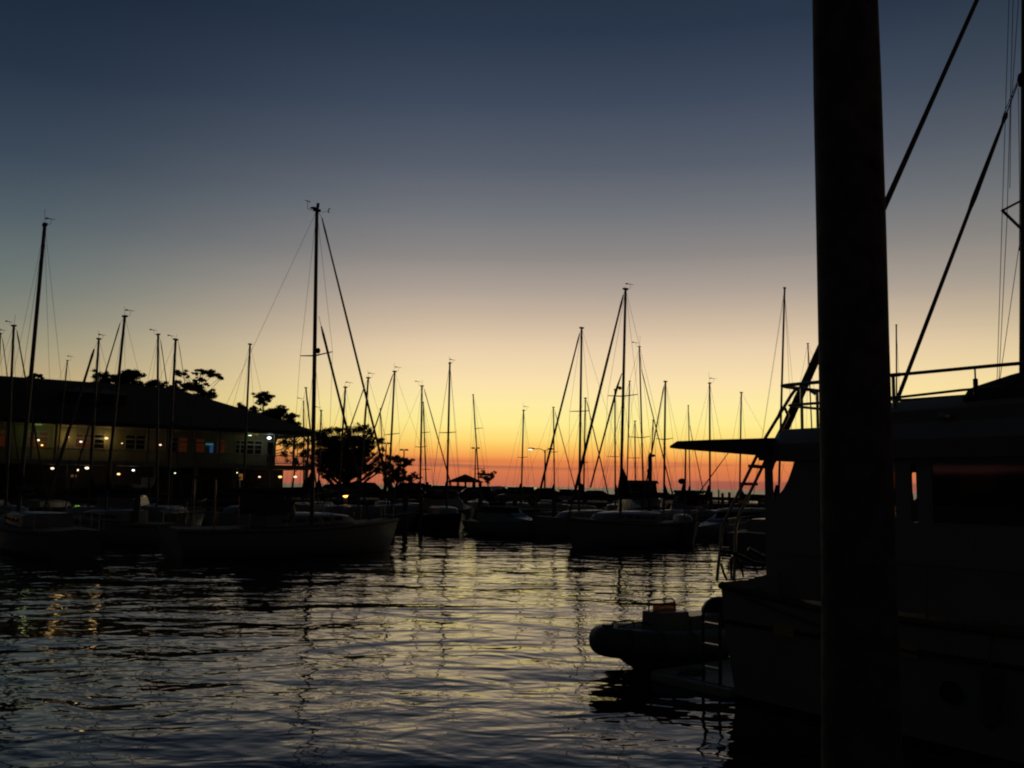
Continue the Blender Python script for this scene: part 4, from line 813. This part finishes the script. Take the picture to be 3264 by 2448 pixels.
# superstructure: aft wing panels with openings, cabin with real windows
zD, zR = 1.74, 3.62
def sideplane(v):
    def side_hit(px, py):
        d = ray(px, py); o2 = TT(0, v, 0); t = (o2 - CAM).dot(vx) / d.dot(vx); p = CAM + d * t; return (p - A).dot(ux), p.z - A.z
    return side_hit
v1, v2 = .3, 3.9
H_ = sideplane(v1)
oo = [H_(x, y) for x, y in ((2437, 1440), (2437, 2000), (2640, 2000), (2640, 1440))]
s_aft = H_(2437, 1500)[0]; s_sl_t = H_(2534, 1466)[0]; s_sl_b = H_(2468, 1612)[0]
hole = [H_(*p) for p in ((2462, 1478), (2470, 1466), (2533, 1466), (2524, 1496), (2512, 1530), (2496, 1560), (2462, 1600), (2457, 1560), (2455, 1500))]
for v in (v1, v2):
    th = .06
    # plate around the hole: fan between outer rectangle and hole outline
    outer = [(s_aft, hole[0][1] + .1), (s_aft, zR), (s_sl_t + .25, zR), (s_sl_t + .25, 3.4), (s_sl_t + .25, 3.2), (s_sl_t + .25, 2.9), (s_sl_t + .25, zD), (s_aft, zD), (s_aft, 2.9)]
    q = MB(); n = len(hole)
    vs = [TT(s, v + dv_, z) for dv_ in (0, th) for s, z in outer] + [TT(s, v + dv_, z) for dv_ in (0, th) for s, z in hole]
    fs = []
    for i in range(n):
        k = (i + 1) % n
        fs += [(i, k, 2 * n + k, 2 * n + i), (n + k, n + i, 3 * n + i, 3 * n + k), (2 * n + i, 2 * n + k, 3 * n + k, 3 * n + i), (k, i, n + i, n + k)]
    q.add(vs, fs); q.build('wing_panel', M['gel'], ty)
s_c0 = s_sl_t + .25; s_c1 = 8.2
q = MB()
for v in (v1, v2 - .0): tb(q, s_c0, s_c1, v, v + .06, zD, 2.84)
for v in (v1, v2): tb(q, s_c0, s_c1, v + .002, v + .058, 3.55, zR)
tb(q, s_c0, 1.3, v2 + .004, v2 + .056, 2.84, 3.55); tb(q, 1.3, 1.9, v2 + .004, v2 + .056, 2.84, 3.18); tb(q, 1.9, s_c1, v2 + .004, v2 + .056, 2.84, 3.55)
for sw in (s_c0 + .1, 2.5, 2.78, 4.5, 6.0, 7.6, 8.1):
    for v in (v1,): tb(q, sw - .1, sw + .1, v + .004, v + .056, 2.84, 3.55)
tb(q, s_c1, s_c1 + .06, v1, v2, zD, 2.9)
cabin = q.build('cabin', M['gel'], ty)
for v in (v1,):
    for a, b in ((s_c0 + .2, 2.4), (2.88, 4.4), (4.6, 5.9), (6.1, 7.5)):
        q = MB(); tb(q, a, b, v + .02, v + .035, 2.84, 3.55); q.build('window', M['tint'], ty)
q = MB(); tb(q, s_c1 - .02, s_c1 + .0, v1 + .06, v2, 2.9, zR); q.build('windshield', M['tint'], ty)
q = MB(); tb(q, 1.3, 1.9, v2 + .02, v2 + .035, 3.18, 3.55); q.build('window', M['tint'], ty)
q = MB(); tb(q, s_c0 + .02, s_c0 + .08, v1 + .07, 1.95, zD, zR - .01); tb(q, s_c0 + .02, s_c0 + .08, 3.05, v2 - .01, zD, zR - .01); tb(q, s_c0 + .02, s_c0 + .08, 1.95, 3.05, 3.5, zR - .01); q.build('light_stop_bulkhead', M['teak'], ty)  # bulkhead with door gap, added to keep red sky light out of the cabin
q = MB(); tb(q, 3.8, 5.2, 2.9, 3.75, zD, 2.75); q.build('galley_unit', M['teak'], ty)
# roof slab with slanted aft end and rounded edge
def roofring(s, v0, v1_, z0, z1): return [TT(s, v0, z0), TT(s, v0 - .03, (z0 + z1) / 2), TT(s, v0 + .12, z1 - .02), TT(s, v0 + .3, z1), TT(s, v1_ - .3, z1), TT(s, v1_ - .12, z1 - .02), TT(s, v1_ + .03, (z0 + z1) / 2), TT(s, v1_, z0)]
s0 = s_aft
R_ = sideplane(.25)
MB().loft([roofring(s0 - .03, .22, 3.98, 3.62, 3.72), roofring(s0 + .05, .22, 3.98, 3.62, 3.86), roofring(R_(2482, 1400)[0], .22, 3.98, 3.62, 4.07), roofring(2.0, .22, 3.98, 3.62, 4.08), roofring(8.3, .22, 3.98, 3.62, 4.08), roofring(8.9, .4, 3.8, 3.62, 3.7)], False).build('roof', M['gel'], ty)
MB().loft([roofring(1.75, .5, 3.7, 4.06, 4.2), roofring(2.0, .45, 3.75, 4.06, 4.37), roofring(4.6, .45, 3.75, 4.06, 4.42), roofring(6.2, .5, 3.7, 4.06, 4.6), roofring(6.8, .7, 3.5, 4.06, 4.1)], False).build('flybridge_coaming', M['gel'], ty)
c0 = sideplane(.5)
ck = [sideplane(.8)(x, y) for x, y in ((3112, 1237), (3150, 1224), (3190, 1211), (3245, 1193), (3330, 1170))]
q = MB().loft([roofring(sx_, .5, 3.7, 4.2, zx_) for sx_, zx_ in ck] + [roofring(6.0, .6, 3.6, 4.2, ck[-1][1] + .12), roofring(6.6, .8, 3.4, 4.2, 4.5)], False); q.build('flybridge_cover', M['canvas'], ty)
# aft awning: wedge profile
ar = []
for px_, ytp, ybt in ((2135, 1421, 1428), (2158, 1406, 1431), (2240, 1404, 1438), (2340, 1401, 1446), (2440, 1398, 1454)):
    sA = None
    h1 = sideplane(.05)(px_, ytp); h2 = sideplane(.05)(px_, ybt); ar.append((h1[0], h1[1], h2[1]))
MB().loft([[TT(s, .05, zb), TT(s, .05, zt), TT(s, .9, zt + .06), TT(s, 2.1, zt + .08), TT(s, 3.3, zt + .06), TT(s, 4.15, zt), TT(s, 4.15, zb)] for s, zt, zb in ar], True).build('aft_awning', M['canvas'], ty)
# awning pole to the quarter
# flybridge rails
rz1, rz2 = 4.70, 4.41
def railpath(z, s_end, rad_=.2): return [TT(2.4, .5, z), TT(s_end + rad_, .5, z), TT(s_end + .05, .53, z), TT(s_end, .5 + rad_, z), TT(s_end, 3.7 - rad_, z), TT(s_end + .05, 3.67, z), TT(s_end + rad_, 3.7, z), TT(2.4, 3.7, z)]
MB().tube(railpath(rz1, .5), .026, 8).build('flybridge_rail', M['steel'], ty, True)
MB().tube(railpath(rz2, .62), .02, 8).build('flybridge_rail', M['steel'], ty, True)
for s, v in ((.9, .5), (1.5, .5), (.52, 1.4), (.52, 2.8), (1.5, 3.7), (2.3, .5)):
    MB().tube([TT(s, v, 4.05), TT(s, v, rz1)], .022, 6).build('rail_post', M['steel'], ty)
MB().tube([TT(2.4, .5, 4.70), TT(3.6, .5, 4.70), TT(5, .5, 4.69), TT(6.4, .6, 4.68)], .022, 8).build('side_rail', M['steel'], ty, True)
hh = sideplane(.5)(3110, 1236); MB().tube([TT(hh[0], .5, 4.3), TT(hh[0], .5, 4.56), TT(hh[0], .5, 4.57), TT(hh[0], .5, 4.68)], [.028, .028, .01, .01], 6).build('rail_post', M['dark'], ty)
MB().tube([sum_ for sum_ in [TT(2.4, .5, 4.41), TT(3.2, .5, 4.44), TT(3.7, .5, 4.44)]], .018, 6).build('side_rail', M['steel'], ty)
# steel ball added to stand in for a highlight on the roof side
q = MB().ball(TT(*((sideplane(.4)(3024, 1328))[0], .33, (sideplane(.4)(3024, 1328))[1])), .07, 10, (1.4, 1, .7)); q.build('highlight_ball', M['steel'], ty, True)
# ladder from stern rail to flybridge
LY = 14.1
lad1 = [W(2285, 1852, 14.0), W(2290, 1800, 14.0), W(2296, 1752, 14.05), W(2300, 1682, LY), W(2308, 1664, LY), W(2414, 1450, 13.8), W(2440, 1395, 13.7), W(2523, 1258, 13.4), W(2535, 1243, 13.35), W(2553, 1236, 13.3), W(2580, 1242, 13.2), W(2600, 1256, 13.15)]
lad2 = [W(2340, 1850, 14.4), W(2345, 1680, 14.5), W(2355, 1644, 14.5), W(2426, 1497, 14.2), W(2478, 1390, 14.0), W(2512, 1325, 13.9), W(2503, 1303, 13.85), W(2490, 1306, 13.8), W(2478, 1335, 13.8)]
MB().tube(lad1, .024, 8).build('ladder_rail', M['steel'], ty, True); MB().tube(lad2, .024, 8).build('ladder_rail', M['steel'], ty, True)
for y1, y2 in ((1662, 1654), (1600, 1600), (1543, 1543), (1486, 1488), (1395, 1400)):
    def on(l, y):
        for a, b in zip(l[:-1], l[1:]):
            za, zb = a.z, b.z
            zt = W(2400, y, (a.y + b.y) / 2).z
            if min(za, zb) <= zt <= max(za, zb): return lerp(a, b, (zt - za) / (zb - za))
        return None
    a, b = on(lad1[3:9], y1), on(lad2[1:6], y2)
    if a and b: q = MB().box((a + b) / 2, ((b - a).length, .12, .045), ax=((b - a).normalized(), Vector((-(b - a).y, (b - a).x, 0)).normalized(), Vector((0, 0, 1)))); q.build('ladder_step', M['teak'], ty)
# thick boom strut seen behind the rails
# stern rails over the cockpit
SR = [[(2294, 1758), (2330, 1760), (2372, 1778), (2405, 1794), (2440, 1800)], [(2296, 1770), (2330, 1772)], [(2300, 1780), (2330, 1782), (2332, 1850)], [(2330, 1762), (2348, 1772), (2360, 1795), (2370, 1840)], [(2298, 1795), (2308, 1830), (2318, 1850)],
      [(2385, 1750), (2410, 1762), (2440, 1778)], [(2360, 1786), (2400, 1780), (2440, 1776)], [(2385, 1755), (2400, 1792), (2415, 1830)], [(2362, 1790), (2400, 1802), (2440, 1796)]]
for k, pl in enumerate(SR):
    MB().tube([W(x, y, 14.0 + .12 * k) for x, y in pl] , [.03, .022, .018, .016, .02, .03, .018, .014, .018][k], 7).build('stern_rail', M['dark'], ty, True)
# stern quarter bulwark rising to the cabin
q = MB(); q.add([TT(-.05, .1, 1.74), TT(-.02, .1, 1.86), TT(.35, .1, 1.98), TT(.75, .1, 2.1), TT(.75, .1, 1.74), TT(-.05, .16, 1.74), TT(-.02, .16, 1.86), TT(.35, .16, 1.98), TT(.75, .16, 2.1), TT(.75, .16, 1.74)], [(0, 1, 2, 3, 4), (9, 8, 7, 6, 5), (0, 5, 6, 1), (1, 6, 7, 2), (2, 7, 8, 3), (3, 8, 9, 4)]); q.build('bulwark', M['gel'], ty)
MB().box(TT(.35, .06, 1.83), (.22, .08, .05), ax=AXT).build('cleat', M['steel'], ty, bevel=.01)
# mooring line along the topsides
ml = [TT(.15 + 3.4 * k, -.05 - .02 * math.sin(k * 3), 1.75 - .42 * math.sin(math.pi * k * .55)) for k in [i / 12 for i in range(13)]]
MB().tube(ml, .016, 6).build('mooring_line', M['canvas'], ty, True)
# swim platform
pf = [(-.04, 0.0), (-.04, 4.2), (-1.45, 4.0), (-1.62, 3.8), (-1.66, .2), (-1.6, .02), (-1.45, -.06)]
q = MB(); n = len(pf); vs = [TT(s, v, z) for z in (.28, .4) for s, v in pf]
q.add(vs, [tuple(range(n - 1, -1, -1)), tuple(range(n, 2 * n))] + [(i, (i + 1) % n, (i + 1) % n + n, i + n) for i in range(n)]); pfm = q.build('swim_platform', M['trim'], ty, bevel=.02)
sl = MB()
for i in range(15): s = -1.5 + i * .1; tb(sl, s - .035, s + .035, .1, 4.0, .403, .42)
sl.build('grating', M['trim'], pfm)
for s in (-1.2, -.4):
    for v in (1.0, 3.2): q = MB(); q.tube([TT(s, v, .22), TT(.1, v, -.2)], .035, 6); q.build('platform_strut', M['steel'], ty)
# boarding ladder on the platform
for s, v in ((-.62, .12), (-.3, .12)):
    MB().tube([TT(s, v, .4), TT(s, v, 1.35), TT(s + .03, v + .05, 1.5)], .025, 8).build('boarding_ladder_rail', M['dark'], ty)
for z in (.62, .95, 1.25): q = MB(); tb(q, -.62, -.3, .08, .16, z - .015, z + .015); q.build('boarding_ladder_step', M['gel'], ty)
cl_ = MB(); 
for k in range(5): cl_.tube([TT(-1.05 + .1 * math.cos(a_ * .7) * (1 + k * .2), .35 + .13 * math.sin(a_ * .7) * (1 + k * .2), .435 + k * .004) for a_ in range(10)], .012, 5)
solo(cl_, 'coiled_rope', M['canvas'], TT(-1.05, .35, .32), 'small coil of dark rope lying on the swim platform', 'rope')

# ------------------------------------------------------------------ dinghy floating behind the platform
dS, dV = -2.4, -.17
dg = empty('inflatable_dinghy', TT(dS, dV + 1.4, .28), 'grey inflatable dinghy with console, floating behind the swim platform', 'dinghy')
def DT(l, w_, z): return TT(dS + w_, dV + l, z + .28)     # l from the bow towards the outboard
tp_ = [(2.95, -.52, .34), (2.3, -.54, .36), (1.3, -.54, .38), (.65, -.48, .42), (.2, -.3, .45), (.02, -.1, .47), (0, 0, .47), (.02, .1, .47), (.2, .3, .45), (.65, .48, .42), (1.3, .54, .38), (2.3, .54, .36), (2.95, .52, .34)]
MB().tube([DT(*p) for p in tp_], [.08, .22, .225, .23, .235, .235, .235, .235, .235, .23, .225, .22, .08], 18).build('tube', M['rubber'], dg, True)
for k_ in (2, 3, 4, 8, 9, 10):
    p_ = DT(*tp_[k_]); d_ = (DT(*tp_[k_ + 1]) - DT(*tp_[k_ - 1])).normalized()
    MB().tube([p_ - d_ * .03, p_ + d_ * .03], .24, 18, False).build('tube_seam', M['canvas'], dg, True)
gl_ = []
for i_ in range(25):
    t_ = i_ / 24; l_ = 2.7 - 2.3 * t_; sw_ = abs(math.sin(t_ * math.pi * 5)); gl_.append(DT(l_, -.55 - .225 + (.28 if l_ < .6 else .0) * (.6 - l_) / .2 * .5, .50 - .12 * (1 - sw_)))
MB().tube(gl_, .009, 5).build('grab_line', M['canvas'], dg)
hb = []
for l, w_, zk, zt in ((2.75, .4, -.12, .4), (1.8, .42, -.15, .4), (1.1, .38, -.12, .42), (.55, .25, .02, .42), (.15, .05, .25, .45)):
    hb.append([DT(l, -w_, zt), DT(l, -w_, (zk + zt) / 2 + .02), DT(l, 0, zk), DT(l, w_, (zk + zt) / 2 + .02), DT(l, w_, zt)])
MB().loft(hb, True).build('rigid_hull', M['gel'], dg)
def con(l0, l1, z0, z1, w_=.26, tp=.9):
    a = [DT(l0, -w_, z0), DT(l1, -w_, z0), DT(l1, w_, z0), DT(l0, w_, z0)]; lm = (l0 + l1) / 2; b = [DT(lm + (l - lm) * tp, w2 * tp, z1) for l, w2 in ((l0, -w_), (l1, -w_), (l1, w_), (l0, w_))]
    return MB().add(a + b, [(3, 2, 1, 0), (4, 5, 6, 7), (0, 1, 5, 4), (1, 2, 6, 5), (2, 3, 7, 6), (3, 0, 4, 7)])
def lof(px, py):
    d = ray(px, py); p = CAM + d * ((TT(dS, 0, 0) - CAM).dot(ux) / d.dot(ux)); return (p - A).dot(vx) - dV, p.z
lc0 = lof(2076, 1990)[0]; lc1 = lof(2166, 1990)[0]; zc = lof(2120, 1947)[1]; zw = lof(2120, 1921)[1]; zh = lof(2120, 1914)[1]
con(lc0, lc1, .3, zc, .25, .95).build('console', M['gel'], dg, bevel=.02)
con(lc0 + .05, lc1 - .1, zc, zw, .02, .97).build('windscreen', M['amberglass'], dg)
MB().tube([DT(lc0 + .02, -.08, zc), DT(lc0 + .03, -.08, zh), DT(lc0 + .06, -.08, zh + .015), DT(lc1 - .1, -.08, zh + .01), DT(lc1 - .05, -.08, zh - .02), DT(lc1 - .02, -.08, zc), DT(lc1 + .1, -.1, zc - .1)], .014, 6).build('grab_rail', M['steel'], dg)
ls1 = lof(2246, 1985)[0]
con(lc1 + .02, ls1 + .15, .3, lof(2190, 1957)[1], .27, .99).build('seat', M['gel'], dg, bevel=.02)
lo0 = lof(2292, 1930)[0]; zo = lof(2292, 1900)[1]
MB().ball(DT(lo0, 0, zo - .34), .34, 16, (1.0, .9, 1.0)).build('outboard_cowl', M['blackp'], dg, True)
MB().tube([DT(lo0 + .02, 0, zo - .5), DT(lo0 + .08, 0, -.2)], [.1, .06], 8).build('outboard_leg', M['blackp'], dg)
MB().tube([DT(.12, -.1, .7), DT(.3, -.12, .74), DT(.7, -.2, .73), DT(.85, -.26, .69), DT(.88, -.28, .6)], .014, 6).build('bow_rail', M['dark'], dg)
MB().tube([DT(.15, .1, .7), DT(.5, .1, .74), DT(.9, .0, .70), DT(1.1, -.05, .6)], .014, 6).build('bow_rail', M['dark'], dg)
MB().box(DT(.03, 0, .71), (.12, .14, .06), ax=AXT).build('bow_fitting', M['dark'], dg)
MB().tube([DT(2.8, -.76, .38), DT(1.3, -.775, .4), DT(.6, -.7, .44), DT(.05, -.42, .48), DT(-.2, -.1, .5)], .014, 5).build('rub_strake', M['dark'], dg)
MB().tube([DT(0, -.05, .6), DT(-.0, -.3, .45), TT(-1.55, .35, .45)], .01, 5).build('painter_rope', M['canvas'], dg)

print('objects', len(bpy.data.objects))
